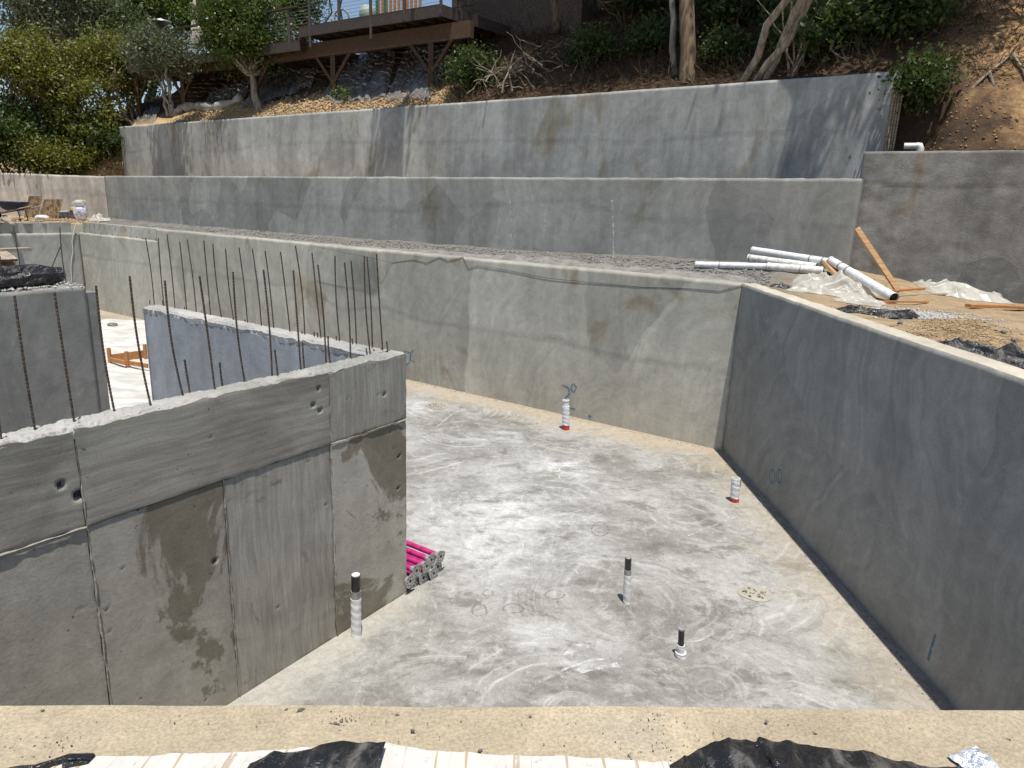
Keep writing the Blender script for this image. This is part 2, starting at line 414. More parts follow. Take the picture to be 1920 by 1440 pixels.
M['red'] = simple('red_tape', (.42, .03, .025), (.6, .07, .06), 12, .5, .2, .002)
M['pink'] = simple('magenta_paint', (.34, .018, .125), (.50, .035, .20), 9, .4, .15, .002, spec=.45)
M['galv'] = simple('galvanised_plate', (.30, .30, .29), (.52, .52, .51), 22, .5, .5, .004, metal=.35)
M['hole'] = simple('dark_hole', g(.02), g(.03), 10, .9, 0)
M['plastic_w'] = plastic_sheet('white_plastic_sheet', (.74, .73, .66), .35, .22, .3)
M['plastic_c'] = plastic_sheet('clear_plastic_sheet', (.34, .35, .36), .2, .45, .3)
_m = NT('black_plastic_sheet'); _p = _m.co(); _d = _m.noise(_m.co((9, 3, 3)), 1.6, 6, .7, .5); _n = _m.noise(_p, 11, 5, .65, .6)
_m.col(_m.mix(_m.ramp(_d, .48, .75, 0, .9), (.014, .014, .015), (.15, .14, .125))); _m.rough(_m.ramp(_d, .4, .7, .22, .6)); _m.b.inputs['Specular IOR Level'].default_value = .55; _m.bump(_n, .8, .03)
M['plastic_b'] = _m.m
M['deck'] = simple('deck_stained_wood', (.045, .036, .031), (.085, .068, .06), 3, .7, .25, .005, (1, 10, 10))
M['beam'] = simple('deck_beam_wood', (.06, .035, .021), (.11, .068, .042), 3, .75, .3, .005, (1, 10, 10))
M['cable'] = simple('steel_cable', (.35, .36, .38), None, 8, .4, 0, metal=.8)
M['siding'] = simple('dark_house_siding', (.06, .046, .037), (.115, .09, .073), 3, .8, .3, .005, (1, 8, 8))
M['bark_g'] = simple('grey_bark', (.17, .145, .115), (.36, .32, .26), 6, .9, .7, .02, (2, 2, .5))
M['bark_b'] = simple('brown_bark', (.10, .068, .042), (.22, .165, .11), 6, .9, .8, .02, (2, 2, .4))
M['dead'] = simple('dead_branch', (.13, .10, .072), (.31, .26, .20), 8, .9, .4, .01)
M['straw'] = leaf_mat('dry_litter', (.032, .02, .011), (.11, .068, .037), .15, .8)  # litter colour darkened to stand for shade on the slope
M['leaf_olive'] = leaf_mat('leaf_olive', (.085, .098, .016), (.25, .25, .05))
M['leaf_green'] = leaf_mat('leaf_green', (.045, .085, .014), (.14, .185, .035))
M['leaf_dark'] = leaf_mat('leaf_dark', (.022, .046, .012), (.07, .11, .03), .25)
M['leaf_grey'] = leaf_mat('leaf_grey_green', (.07, .085, .05), (.15, .17, .105), .25)
M['leaf_ficus'] = leaf_mat('leaf_glossy_green', (.03, .058, .01), (.10, .14, .025), .25, .35)
M['umbrella'] = simple('umbrella_fabric', (.42, .37, .30), (.54, .48, .40), 5, .9, .2)
M['heater'] = simple('heater_steel', (.45, .44, .42), (.58, .57, .54), 5, .35, 0, metal=.7)
M['navy'] = simple('navy_fabric', (.02, .035, .09), (.035, .055, .13), 6, .9, .2)
M['black'] = simple('black_metal', (.015, .015, .016), (.04, .04, .042), 8, .5, 0)
M['barrow'] = simple('navy_barrow_tray', (.012, .02, .04), (.03, .042, .07), 5, .45, .1)
M['green_p'] = simple('green_painted_post', (.01, .16, .09), (.02, .21, .12), 5, .5, 0)
M['ball'] = simple('pale_green_ball', (.30, .36, .32), (.40, .46, .41), 4, .5, 0)
M['bag'] = simple('lilac_printed_bag', (.42, .42, .58), (.74, .74, .80), 9, .6, .5, .02, lo=.42, hi=.56)
M['yellow'] = simple('yellow_plastic', (.55, .42, .05), None, 5, .5, 0)
M['box_d'] = simple('dark_tool_case', (.05, .05, .055), (.12, .12, .13), 9, .6, .2)
M['rope'] = simple('pale_rope', (.55, .51, .43), (.68, .64, .55), 40, .9, .3)
M['foil'] = simple('crumpled_foil', (.45, .5, .6), (.85, .88, .92), 30, .25, .9, .02, metal=.5)
M['stone'] = simple('grey_stone', (.12, .12, .115), (.28, .275, .26), 12, .9, .5)
M['white_fl'] = simple('whitish_plastic_floor_cover', (.46, .44, .40), (.64, .625, .59), 1.2, .6, .5, .02, (1, 2.5, 1))
M['spray'] = faded_paint('blue_spray_paint', (.08, .21, .32), .28, .62, 14)
M['chalk'] = faded_paint('white_scrape', (.56, .56, .555), .34, .64, 7)
M['ring'] = faded_paint('dark_grout_ring', (.26, .25, .225), .4, .66, 16)
M['wire'] = simple('thin_dark_wire', (.05, .045, .04), None, 5, .6, 0)
M['patch'] = concrete('rough_patch_concrete', (.29, .265, .215), (.40, .37, .31), None, .6, 13, 0, 0, 0, bump=1.0, pits=.9)

# ------------------------------------------------------------------ walls
class Wall:
    """upright concrete wall seen from its front; A left, B right as seen by the viewer"""
    def __init__(s, A, B, z0, z1, th):
        s.A = np.array(A[:2], float); s.B = np.array(B[:2], float); d = s.B - s.A
        s.L = float(np.linalg.norm(d)); s.t = d / s.L; s.n = np.array([s.t[1], -s.t[0]])
        s.z0 = z0; s.z1 = z1; s.th = th
        s.M = Matrix(((s.t[0], -s.n[0], 0, s.A[0]), (s.t[1], -s.n[1], 0, s.A[1]), (0, 0, 1, 0), (0, 0, 0, 1)))
        s.disp = lambda S, Z: 0 * S
    def sz(s, px, py):
        P = atplane(px, py, np.array([*s.A, 0]), np.array([*s.n, 0])); return float((P[:2] - s.A) @ s.t), float(P[2])
    def top(s, S): return s.z1(S)
    def P(s, S, z, out=0.0):
        xy = s.A + s.t * S + s.n * out; return np.array([xy[0], xy[1], z])
    def mesh(s, mb, res=.06, ny=6, topn=.01, seed=0, s0=None, s1=None, lip=.006, m_top=1):
        s0 = 0 if s0 is None else s0; s1 = s.L if s1 is None else s1
        nx = max(2, int((s1 - s0) / res)); S = np.linspace(s0, s1, nx + 1)
        z0 = s.z0(S); z1 = s.z1(S) + fbm(S * 2.2, S * 0, seed + 3, 4) * lip * 1.5
        nz = max(2, int(np.max(z1 - z0) / res))
        T = np.linspace(0, 1, nz + 1)
        SS = np.repeat(S[:, None], nz + 1, 1); ZZ = z0[:, None] + (z1 - z0)[:, None] * T[None]
        D = s.disp(SS, ZZ)
        front = np.stack([SS, -D, ZZ], -1)
        yt = np.linspace(0, 1, ny + 1)[1:]
        y0 = -D[:, -1]
        YY = y0[:, None] + (s.th - y0)[:, None] * yt[None]
        ST = np.repeat(S[:, None], ny, 1)
        ZT = z1[:, None] + fbm(ST * 7, YY * 9, seed + 9, 4) * topn * (yt[None] < 1)
        top = np.stack([ST, YY, ZT], -1)
        bot = np.stack([S, np.full_like(S, s.th), z0], -1)[:, None]
        G = np.concatenate([front, top, bot], 1)
        a, b = G.shape[:2]
        base = mb.n
        V = G.reshape(-1, 3); fs_f = []; fs_t = []; fs_b = []
        for i in range(a - 1):
            for j in range(b - 1):
                q = (i * b + j, (i + 1) * b + j, (i + 1) * b + j + 1, i * b + j + 1)
                (fs_f if j < nz else fs_t if j < nz + ny else fs_b).append(q)
        mb.add(V, fs_f, 0, True)
        o = mb.n - len(V)
        for fs, mi in ((fs_t, m_top), (fs_b, 0)):
            for f in fs: mb.f.append(tuple(k + o for k in f)); mb.m.append(mi); mb.sm.append(False)
        for i, rev in ((0, False), (a - 1, True)):
            idx = [o + i * b + j for j in range(b)]
            mb.f.append(tuple(idx[::-1] if rev else idx)); mb.m.append(0); mb.sm.append(False)
        return mb
    def place(s, o): o.matrix_world = s.M; return o

def lin(a, b, L): return lambda S: a + (b - a) * np.asarray(S, float) / L
def const(z): return lambda S: np.asarray(S, float) * 0 + z

def joint_disp(pts, amp=.012, und=.008, seed=0, extra=None):
    xs = np.array([p[0] for p in pts]); zs = np.array([p[1] for p in pts]); o = np.argsort(xs); xs = xs[o]; zs = zs[o]
    def f(S, Z):
        zj = np.interp(S, xs, zs) + fbm(S * 1.3, S * 0, seed + 1, 4) * .07
        d = Z - zj
        e = .55 * amp * sstep(-.03, .005, d) * np.exp(-np.maximum(d, 0) / 1.1) - .35 * amp * np.exp(-((d + .02) / .035) ** 2)
        a_, b_ = S * .8 - Z * .6, S * .6 + Z * .8
        r = fbm(a_ * .5, b_ * .5, seed, 2) * und * 1.3 + fbm(a_ * 1.9, b_ * 1.9, seed + 5, 2) * und * .3
        r = r + e
        if extra is not None: r = r + extra(S, Z)
        return r
    return f

C0 = np.array([4.01, 12.36]); TU = np.array([-.83, .557]); TU /= np.linalg.norm(TU); NV = np.array([-TU[1], TU[0]]) * -1
NV = np.array([TU[1], -TU[0]])
if NV[1] < 0: NV = -NV
def uv(u, v):
    p = C0 + TU * u + NV * v; return p
def touv(x, y):
    return (x - C0[0]) * TU[0] + (y - C0[1]) * TU[1], (x - C0[0]) * NV[0] + (y - C0[1]) * NV[1]

def ribbon(wall, pts, w, name, mat, parent, out=.004):
    """flat painted stroke following a wall face; pts = (s,z)"""
    pts = np.array(pts, float)
    k = 40; d = np.r_[0, np.cumsum(np.linalg.norm(np.diff(pts, axis=0), axis=1))]; q = np.linspace(0, d[-1], k)
    p = np.stack([np.interp(q, d, pts[:, 0]), np.interp(q, d, pts[:, 1])], 1)
    for _ in range(3): p[1:-1] = (p[:-2] + p[1:-1] * 2 + p[2:]) / 4
    t = np.gradient(p, axis=0); t /= np.linalg.norm(t, axis=1)[:, None]; nn = np.stack([-t[:, 1], t[:, 0]], 1)
    rows = []
    for a in (-1, 0, 1):
        e = p + nn * a * w / 2
        rows.append(np.stack([e[:, 0], -wall.disp(e[:, 0], e[:, 1]) - out, e[:, 1]], -1))
    return MB().grid(np.array(rows)).build(name, mat, parent)

# ---- pit floor
fl = MB()
gx = np.linspace(-34, 9, 60); gy = np.linspace(-1, 34, 50)
fl.grid(np.array([[[x, y, 0] for y in gy] for x in gx])[:, ::-1])
floor = tag(fl.build('floor', M['floor']), 'stained grey concrete slab floor of the basement pit', None, None, 'structure')

def floor_ribbon(pts, w, mat, name, z=.004):
    pts = np.array([atz(x, y, 0)[:2] for x, y in pts])
    k = 36; d = np.r_[0, np.cumsum(np.linalg.norm(np.diff(pts, axis=0), axis=1))]; q = np.linspace(0, d[-1], k)
    p = np.stack([np.interp(q, d, pts[:, 0]), np.interp(q, d, pts[:, 1])], 1)
    for _ in range(3): p[1:-1] = (p[:-2] + p[1:-1] * 2 + p[2:]) / 4
    t = np.gradient(p, axis=0); t /= np.linalg.norm(t, axis=1)[:, None] + 1e-9; nn = np.stack([-t[:, 1], t[:, 0]], 1)
    ww = w * (1 + .5 * fbm(q * 6, q * 0, 5, 3))
    rows = [np.c_[p + nn * (a * ww / 2)[:, None], np.full(k, z)] for a in (-1, 1)]
    return MB().grid(np.array(rows)).build(name, mat, floor)
for pts, w in (([(1010, 1280), (1060, 1255), (1110, 1238), (1165, 1235)], .035), ([(1050, 1268), (1100, 1256), (1160, 1247)], .07),
               ([(1062, 1232), (1080, 1215), (1104, 1212)], .09), ([(1225, 1192), (1260, 1203), (1310, 1203), (1345, 1184)], .022),
               ([(920, 990), (960, 995), (980, 1018), (982, 1040)], .02), ([(1000, 860), (1050, 880), (1048, 905), (1075, 895)], .03),
               ([(1290, 1005), (1340, 985), (1385, 968)], .018), ([(1050, 1020), (1085, 1040), (1110, 1060)], .015), ([(820, 800), (850, 775), (900, 760)], .03)):
    floor_ribbon(pts, w, M['chalk'], 'scrape_mark')
for cx, cy, rx, ry in ((899, 1144, 14, 12), (962, 1141, 19, 9), (915, 1112, 10, 6), (1040, 1115, 18, 9), (1125, 992, 16, 14)):
    th = np.linspace(0, 6.3, 26)
    floor_ribbon([(cx + rx * math.cos(a) * (1 + .12 * math.sin(3 * a)), cy + ry * math.sin(a)) for a in th], .025, M['ring'], 'dried_splash_ring')
for cx, cy, rx, ry in ((1415, 1114, 31, 14), (820, 761, 22, 7)):
    c = atz(cx, cy, 0); a = atz(cx + rx, cy, 0); b = atz(cx, cy - ry, 0)
    R1 = abs(a[0] - c[0]); R2 = abs(b[1] - c[1])
    nr, na = 8, 40; rows = []
    for i in range(nr):
        r = i / (nr - 1); th = np.linspace(0, 2 * math.pi, na, endpoint=False)
        k = r * (1 + .18 * fbm(np.cos(th) * 1.5 + 5, np.sin(th) * 1.5, 3, 3))
        X = c[0] + R1 * k * np.cos(th); Y = c[1] + R2 * k * np.sin(th)
        Z = .006 + .016 * (1 - r) * (0.6 + vnoise(X * 26, Y * 26, 4)) * (r < .99)
        rows.append(np.stack([X, Y, Z], -1))
    pt = MB().grid(np.array(rows), 0, False, True).build('rough_floor_patch', M['patch'], floor)
    n = 34; th = rng.uniform(0, 6.28, n); rr = np.sqrt(rng.uniform(0, 1, n)) * .7
    stones_mesh('patch_chip', np.stack([c[0] + R1 * rr * np.cos(th), c[1] + R2 * rr * np.sin(th), np.full(n, .02)], -1), rng.uniform(.006, .02, n), M['gravel'], pt)['kind'] = 'stuff'

# ---- back wall of the pit (C)
CL = uv(24.15, 0)
wc = Wall(CL, C0, const(-.02), const(3.14), .28)
jc = [wc.sz(*p) for p in ((300, 500), (480, 530), (560, 535), (640, 580), (725, 582), (800, 602), (900, 618), (1050, 636), (1080, 652), (1150, 667), (1260, 682), (1390, 703))]
s_step = wc.sz(716, 560)[0]; s_low = wc.sz(297, 480)[0]
wc.disp = joint_disp(jc, .012, .0045, 21, lambda S, Z: .17 * sstep(s_step - 2.2, s_step - .1, S) * (1 - sstep(s_step - .012, s_step, S)) * sstep(1.9, 3.1, Z))
wc.z1 = lambda S: np.where(np.asarray(S) < s_low, 2.76, 3.14)
mb = MB(); wc.mesh(mb, .06, 5, .02, 1, s0=s_low + .003); wc.z1 = const(2.76); wc.mesh(mb, .06, 5, .02, 2, s1=s_low); wc.z1 = const(3.14)
M['top_grey'] = concrete('concrete_top_grey', (.27, .255, .22), (.37, .35, .30), None, .6, 15, 0, .1, .3, bump=.6)
oc = wc.place(mb.build('concrete_wall', [M['wall_c'], M['top_grey']]))
tag(oc, 'long grey-beige concrete wall at the back of the pit behind the standing pipes', 'wall')
cb = MB(); cb.box(((s_low) / 2, .21, 2.95), (s_low, .14, .37)); cb.build('raised_curb', M['wall_c'], oc)
for i, sx in enumerate(np.linspace(.25, s_low - .2, 13)):
    MB().tube([(sx, .07, 2.75), (sx + .01, .07, 2.83)], .008, 6).build('dowel', M['rebar'], oc)
S_ = lambda *pp: [wc.sz(*p) for p in pp]
ribbon(wc, S_((754, 690), (768, 680), (770, 662), (758, 658), (755, 670)), .03, 'spray_mark', M['spray'], oc)
ribbon(wc, S_((776, 656), (770, 662), (770, 675), (778, 679)), .03, 'spray_mark', M['spray'], oc)
ribbon(wc, S_((1055, 722), (1066, 728), (1068, 738), (1060, 747)), .035, 'spray_mark', M['spray'], oc)
ribbon(wc, S_((1074, 720), (1070, 730), (1076, 736), (1081, 726), (1074, 719)), .03, 'spray_mark', M['spray'], oc)
ribbon(wc, S_((1068, 765), (1078, 767)), .03, 'spray_mark', M['spray'], oc)
ribbon(wc, S_((1103, 779), (1108, 782)), .05, 'spray_mark', M['spray'], oc)
wt = [(600, 462), (712, 484), (735, 493), (775, 487), (800, 493), (825, 482), (840, 490), (860, 484), (868, 480), (878, 504), (895, 498), (940, 505), (1030, 522), (1100, 529), (1200, 538), (1290, 541), (1350, 546), (1394, 533)]
p = [wc.P(wc.sz(*q)[0], wc.sz(*q)[1], .008 + (.17 if q[0] < 716 else 0)) for q in wt]
tag(MB().tube(p, .0038, 5).build('hanging_wire', M['wire']), 'thin dark wire drooping along the top of the back pit wall', 'wire')

# ---- right wall of the pit (R)
RB = np.array([4.30, 1.9])
wr = Wall(C0, RB, const(-.02), const(3.14), .26)
jr = [wr.sz(*p) for p in ((1378, 688), (1450, 722), (1520, 795), (1600, 850), (1700, 932), (1800, 990), (1919, 1062))]
wr.disp = joint_disp(jr, .014, .005, 31)
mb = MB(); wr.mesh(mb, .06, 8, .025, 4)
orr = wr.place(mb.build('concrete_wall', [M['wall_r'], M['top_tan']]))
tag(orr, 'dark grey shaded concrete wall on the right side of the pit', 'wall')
S_ = lambda *pp: [wr.sz(*p) for p in pp]
for cx in (1449, 1462):
    ribbon(wr, S_(*[(cx + 5 * math.cos(a), 893 + 13 * math.sin(a)) for a in np.linspace(0, 6.3, 16)]), .022, 'spray_mark', M['spray'], orr)
ribbon(wr, S_((1462, 878), (1461, 893), (1462, 906)), .018, 'spray_mark', M['spray'], orr)
ribbon(wr, S_((1754, 1190), (1748, 1210), (1740, 1238)), .03, 'spray_mark', M['spray'], orr)

# ---- front ledge (top of the near pit wall)
fa = atz(0, 1323, 2.95); fb = atz(1920, 1330, 2.95); fd = (fb - fa) / np.linalg.norm(fb - fa)
FA = fa - fd * 5; FB = fa + fd * 8.6
wf = Wall(FB, FA, const(-.02), const(2.95), .27)   # its face looks into the pit
wf.disp = joint_disp([(0, 1.4), (13, 1.4)], .01, .006, 41)
mb = MB(); wf.mesh(mb, .05, 18, .008, 6, lip=.005)
of = wf.place(mb.build('concrete_wall', [M['wall_c'], M['ledge']]))
tag(of, 'tan dusty concrete ledge across the bottom of the foreground', 'wall')

# ---- formed wall stub (F) with board-printed panels
F0 = np.array([-1.13, 7.12]); FT = -TU[::-1] * np.array([1, -1]); FT = np.array([.557, .83]); FT /= np.linalg.norm(FT)
ZF = 2.83; THF = .24
w_f = Wall(F0 - FT * 6.1, F0, const(-.02), const(ZF), THF)
rf = thing('formed_concrete_wall', 'dark board-marked concrete wall stub at left with rebar along its broken top', 'wall')
rf.matrix_world = w_f.M
LF = w_f.L
MB().box((LF / 2, .022 + (THF - .022) / 2, (ZF - .03) / 2 - .01), (LF - .01, THF - .022, ZF - .03)).build('core', M['core'], rf)
jt1 = w_f.sz(617, 770)[0]; jt2 = w_f.sz(148, 890)[0]; jb1 = w_f.sz(622, 930)[0]; jb2 = w_f.sz(432, 1100)[0]; jb3 = w_f.sz(180, 1120)[0]
zj = np.mean([w_f.sz(160, 985)[1], w_f.sz(617, 830)[1], w_f.sz(757, 790)[1]])
holes = [(w_f.sz(720, 739), .022), (w_f.sz(585, 758), .022), (w_f.sz(598, 768), .02), (w_f.sz(113, 909), .028), (w_f.sz(146, 928), .034), (w_f.sz(402, 1052), .02), (w_f.sz(596, 728), .016), (w_f.sz(748, 855), .02), (w_f.sz(746, 915), .018)]
def panel(s0, s1, z0, z1, mat, seed, proud=0.0, ragged=False):
    res = .018; nx = int((s1 - s0) / res); nz = int((z1 - z0) / res)
    S = np.linspace(s0, s1, nx + 1); T = np.linspace(0, 1, nz + 1)
    e0 = fbm(T * (z1 - z0) * 9, T * 0 + 3, seed, 3) * .006; e1 = fbm(T * (z1 - z0) * 9, T * 0 + 8, seed, 3) * .006
    zt = z1 + (fbm(S * 5, S * 0, seed + 2, 5, .65) * .035 - .02 if ragged else fbm(S * 7, S * 0, seed + 2, 3) * .005)
    zb = z0 + fbm(S * 7, S * 0 + 4, seed + 4, 3) * .005
    SS = s0 + e0[None] + (s1 + e1 - s0 - e0)[None] * np.linspace(0, 1, nx + 1)[:, None]
    ZZ = zb[:, None] + (zt - zb)[:, None] * T[None]
    D = proud + fbm(SS * 1.2, ZZ * 1.2, seed, 3) * .002 + fbm(SS * 9, ZZ * 9, seed + 7, 3) * .0008
    for (hs, hz), r in holes:
        d = np.hypot(SS - hs, (ZZ - hz)) * (1 + .3 * fbm(SS * 20, ZZ * 20, seed + 1, 2)); D = D - .05 * (1 - sstep(r * .6, r, d))
    pn = vnoise(SS * 22, ZZ * 22, seed + 11); D = D - .012 * sstep(.965, .995, pn)
    edge = np.minimum(np.minimum(SS - s0, s1 - SS), np.minimum(ZZ - z0, z1 - ZZ)); D = D - .006 * (1 - sstep(0, .016, edge)) * (vnoise(SS * 14, ZZ * 14, seed + 3))
    P = np.stack([SS, -D, ZZ], -1)
    b = MB().grid(P)
    def side(a): q = a.copy(); q[:, 1] = .05; b.grid(np.stack([a, q]), 0, False)
    side(P[:, -1]); side(P[::-1, 0]); side(P[0]); side(P[-1, ::-1])
    return b.build('panel', mat, rf)
gp = .005
panel(0, jt2 - gp, zj + gp, ZF, M['formed_h'], 51, .012, True)
panel(jt2 + gp, jt1 - gp, zj + gp, ZF, M['formed_h'], 52, .016, True)
panel(jt1 + gp, LF, zj + gp, ZF, M['formed_v'], 53, .009, True)
panel(0, jb3 - gp, 0, zj - gp, M['formed_s'], 54, .002)
panel(jb3 + gp, jb2 - gp, 0, zj - gp, M['formed_s'], 55, .004)
panel(jb2 + gp, jb1 - gp, 0, zj - gp, M['formed_v'], 56, .001)
panel(jb1 + gp, LF, 0, zj - gp, M['formed_s'], 57, .005)
def fin(pts, seed):
    pts = np.array(pts, float); L = np.linalg.norm(pts[1] - pts[0]); n = int(L / .012); f = np.linspace(0, 1, n); P = pts[0] + (pts[1] - pts[0]) * f[:, None]
    k = np.clip(fbm(f * L * 4, f * 0, seed, 5, .7) * 1.6 + .35, 0.05, 1)
    P = np.c_[P[:, 0] + fbm(f * L * 12, f * 0 + 2, seed, 3) * .006, -.013 - .003 * k, P[:, 1] + fbm(f * L * 12, f * 0 + 5, seed, 3) * .006]
    return MB().tube(P, .008 * k + .001, 6, smooth=False).build('mortar_fin', M['formed_s'], rf)
for i_, pp in enumerate((((jt1, zj), (jt1, ZF - .03)), ((jt2, zj), (jt2, ZF - .03)), ((jb1, .02), (jb1, zj)), ((jb2, .02), (jb2, zj)), ((jb3, .02), (jb3, zj)), ((jt1, zj), (LF - .02, zj)), ((.1, zj), (jt2, zj)))): fin(pp, 540 + i_)
def broken_top(L, th, z, name, parent, seed, amp=.03, over=.012, y0=-.01):
    nx = int(L / .022); ny = 16
    S = np.linspace(0, L, nx + 1); Y = np.linspace(y0, th + .01, ny + 1)
    SS, YY = np.meshgrid(S, Y, indexing='ij')
    Z = z + fbm(SS * 6, YY * 6, seed, 5, .62) * amp + (vnoise(SS * 45, YY * 45, seed + 5) - .5) * amp * 1.3
    e = np.minimum(YY - y0, th + .01 - YY); Z = Z - .03 * (1 - sstep(0, .04, e)) * (.4 + 1.2 * vnoise(SS * 9, YY * 0, seed + 8))
    P = np.stack([SS, YY + (vnoise(SS * 30, YY * 30, seed + 2) - .5) * .012, Z], -1)
    b = MB(); b.grid(P, 0, False)
    lo = P[:, 0].copy(); lo[:, 2] -= .03 + .05 * vnoise(S * 7, S * 0, seed + 3); lo[:, 1] += .004
    b.grid(np.stack([lo, P[:, 0]]).transpose(1, 0, 2)[::-1], 0, False)
    hi = P[:, -1].copy(); hi[:, 2] -= .06; b.grid(np.stack([P[:, -1], hi]).transpose(1, 0, 2)[::-1], 0, False)
    for k in (0, -1):
        q = P[k].copy(); q[:, 2] -= .07; b.grid(np.stack([P[k], q]), 0, False)
    return b.build(name, M['rough_top'], parent)
broken_top(LF, THF, ZF - .005, 'broken_top', rf, 61, .015)

# rebar: one ribbed bar mesh of unit length pieces, scaled copies share shape per length
def rebar_mesh(L, r=.0085, ribs=True):
    n = max(4, int(L / .013)); zz = np.linspace(0, L, n); rr = r * np.where(np.arange(n) % 2 == 0, 1.2, .86)
    return zz, rr
def rebar(name, A, B, parent, inv, r=.0076):
    A = np.asarray(A, float); B = np.asarray(B, float); L = np.linalg.norm(B - A)
    zz, rr = rebar_mesh(L, r); d = (B - A) / L
    bend = np.array([random.uniform(-.02, .02), random.uniform(-.02, .02), 0]) * L
    pts = A + d[None] * zz[:, None] + bend[None] * (np.sin(zz / L * math.pi))[:, None]
    pts = np.array([inv @ Vector(p) for p in pts])
    return MB().tube(pts, rr, 6, smooth=False).build(name, M['rebar'], parent)
invF = w_f.M.inverted()
FR = [((3, 826), (-4, 770)), ((67, 810), (27, 555)), ((140, 795), (102, 548)), ((216, 775), (180, 536)), ((284, 762), (243, 518)), ((345, 745), (309, 526)), ((403, 732), (374, 517)),
      ((460, 718), (437, 510)), ((510, 707), (494, 506)), ((564, 695), (550, 507)), ((611, 685), (596, 496)), ((657, 674), (646, 492)), ((695, 666), (683, 480)),
      ((357, 742), (346, 674)), ((418, 728), (412, 680)), ((521, 706), (515, 655)), ((571, 694), (567, 643)), ((620, 684), (615, 630)), ((727, 662), (725, 640)), ((702, 662), (701, 655)), ((236, 770), (234, 766))]
for b_, t_ in FR:
    A = atz(b_[0], b_[1], ZF - .02); T_ = facing(t_[0], t_[1], A); A = A + (A - T_) * .06
    rebar('rebar', A, T_, rf, invF)

# ---- smooth cross wall (B2)
B0 = atz(268, 574, ZF); B1 = np.array([*(F0 - FT * .24), 0]) + 0
wb = Wall(B0, (F0 - FT * .24 + NV * 0)[:2] + np.array([-TU[0], -TU[1]]) * -.20, const(-.02), const(ZF - .02), .24)
wb.disp = joint_disp([(0, .6), (6, .7)], .004, .005, 71)
rb = MB(); wb.mesh(rb, .06, 4, .01, 7, m_top=0)
ob2 = wb.place(rb.build('concrete_wall', M['wall_b']))
tag(ob2, 'smooth blue-grey concrete cross wall with white broken top behind the near rebar', 'wall')
broken_top(wb.L, .24, ZF, 'broken_top', ob2, 75, .010, y0=-.004)
invB = wb.M.inverted()
BR = [((289, 572), (273, 446)), ((308, 575), (297, 446)), ((328, 580), (313, 439)), ((350, 584), (337, 454)), ((368, 588), (351, 449)), ((395, 593), (382, 451)), ((416, 598), (399, 457)), ((439, 603), (423, 466)), ((464, 608), (448, 464)),
      ((490, 613), (473, 466)), ((513, 618), (497, 470)), ((544, 624), (526, 472)), ((571, 630), (554, 461)), ((602, 636), (585, 474)), ((638, 643), (628, 480)), ((668, 649), (658, 489)), ((698, 656), (688, 481)), ((718, 660), (706, 476)),
      ((306, 574), (305, 563)), ((281, 570), (281, 562)), ((347, 583), (346, 575)), ((461, 607), (459, 599)), ((567, 629), (566, 621)), ((590, 634), (589, 622)), ((596, 635), (595, 624)), ((631, 642), (630, 630)), ((662, 648), (660, 634)), ((693, 655), (692, 640))]
for b_, t_ in BR:
    A = atz(b_[0], b_[1], ZF - .02); T_ = facing(t_[0], t_[1], A); A = A + (A - T_) * .06
    rebar('rebar', A, T_, ob2, invB)

# ---- dark stub block at far left (G)
G1 = atz(160, 538, ZF)[:2]; G0 = G1 - FT * 6.5
wg = Wall(G0, G1, const(-.02), const(ZF), 1.15)
wg.disp = joint_disp([(0, 1.3), (7, 1.2)], .006, .004, 81)
mb = MB(); wg.mesh(mb, .06, 8, .04, 8)
og = wg.place(mb.build('concrete_wall', [M['wall_g'], M['rough_top']]))
tag(og, 'dark grey concrete wall block at left edge carrying a black plastic bundle', 'wall')
MB().box((wg.L + .09, .3, (ZF - .1) / 2), (.17, .55, ZF - .1)).build('end_pier', M['wall_g'], og)
invG = wg.M.inverted()
for b_, t_ in (((44, 545), (25, 425)), ((125, 536), (112, 425)), ((8, 548), (0, 480)), ((100, 538), (97, 505))):
    A = atz(b_[0], b_[1], ZF - .02); rebar('rebar', A, facing(t_[0], t_[1], A), og, invG)
A = atz(85, 540, ZF - .02); rebar('bent_rebar', A, facing(116, 457, A), og, invG)

# ---- far-left pit wall (D)
D1 = CL.copy(); D0 = D1 - FT * 14
wd = Wall(D0, D1, const(-.02), const(2.74), .3)
wd.disp = joint_disp([(0, 1.6), (14, 1.5)], .008, .004, 91)
mb = MB(); wd.mesh(mb, .08, 4, .012, 9)
od = wd.place(mb.build('concrete_wall', [M['wall_d'], M['top_tan']]))
tag(od, 'pale grey pit wall at far left with a rope hanging down its face', 'wall')
MB().box((wd.L / 2 - .1, .2, 2.92), (wd.L - .2, .14, .38)).build('raised_curb', M['wall_d'], od)
p = [wd.P(*wd.sz(*q), .04) for q in ((141, 418), (137, 436), (134, 452), (136, 470), (133, 485), (132, 503), (134, 530))]
tag(MB().tube(p, .014, 6).build('rope', M['rope']), 'pale rope hanging down the far left pit wall', 'rope')
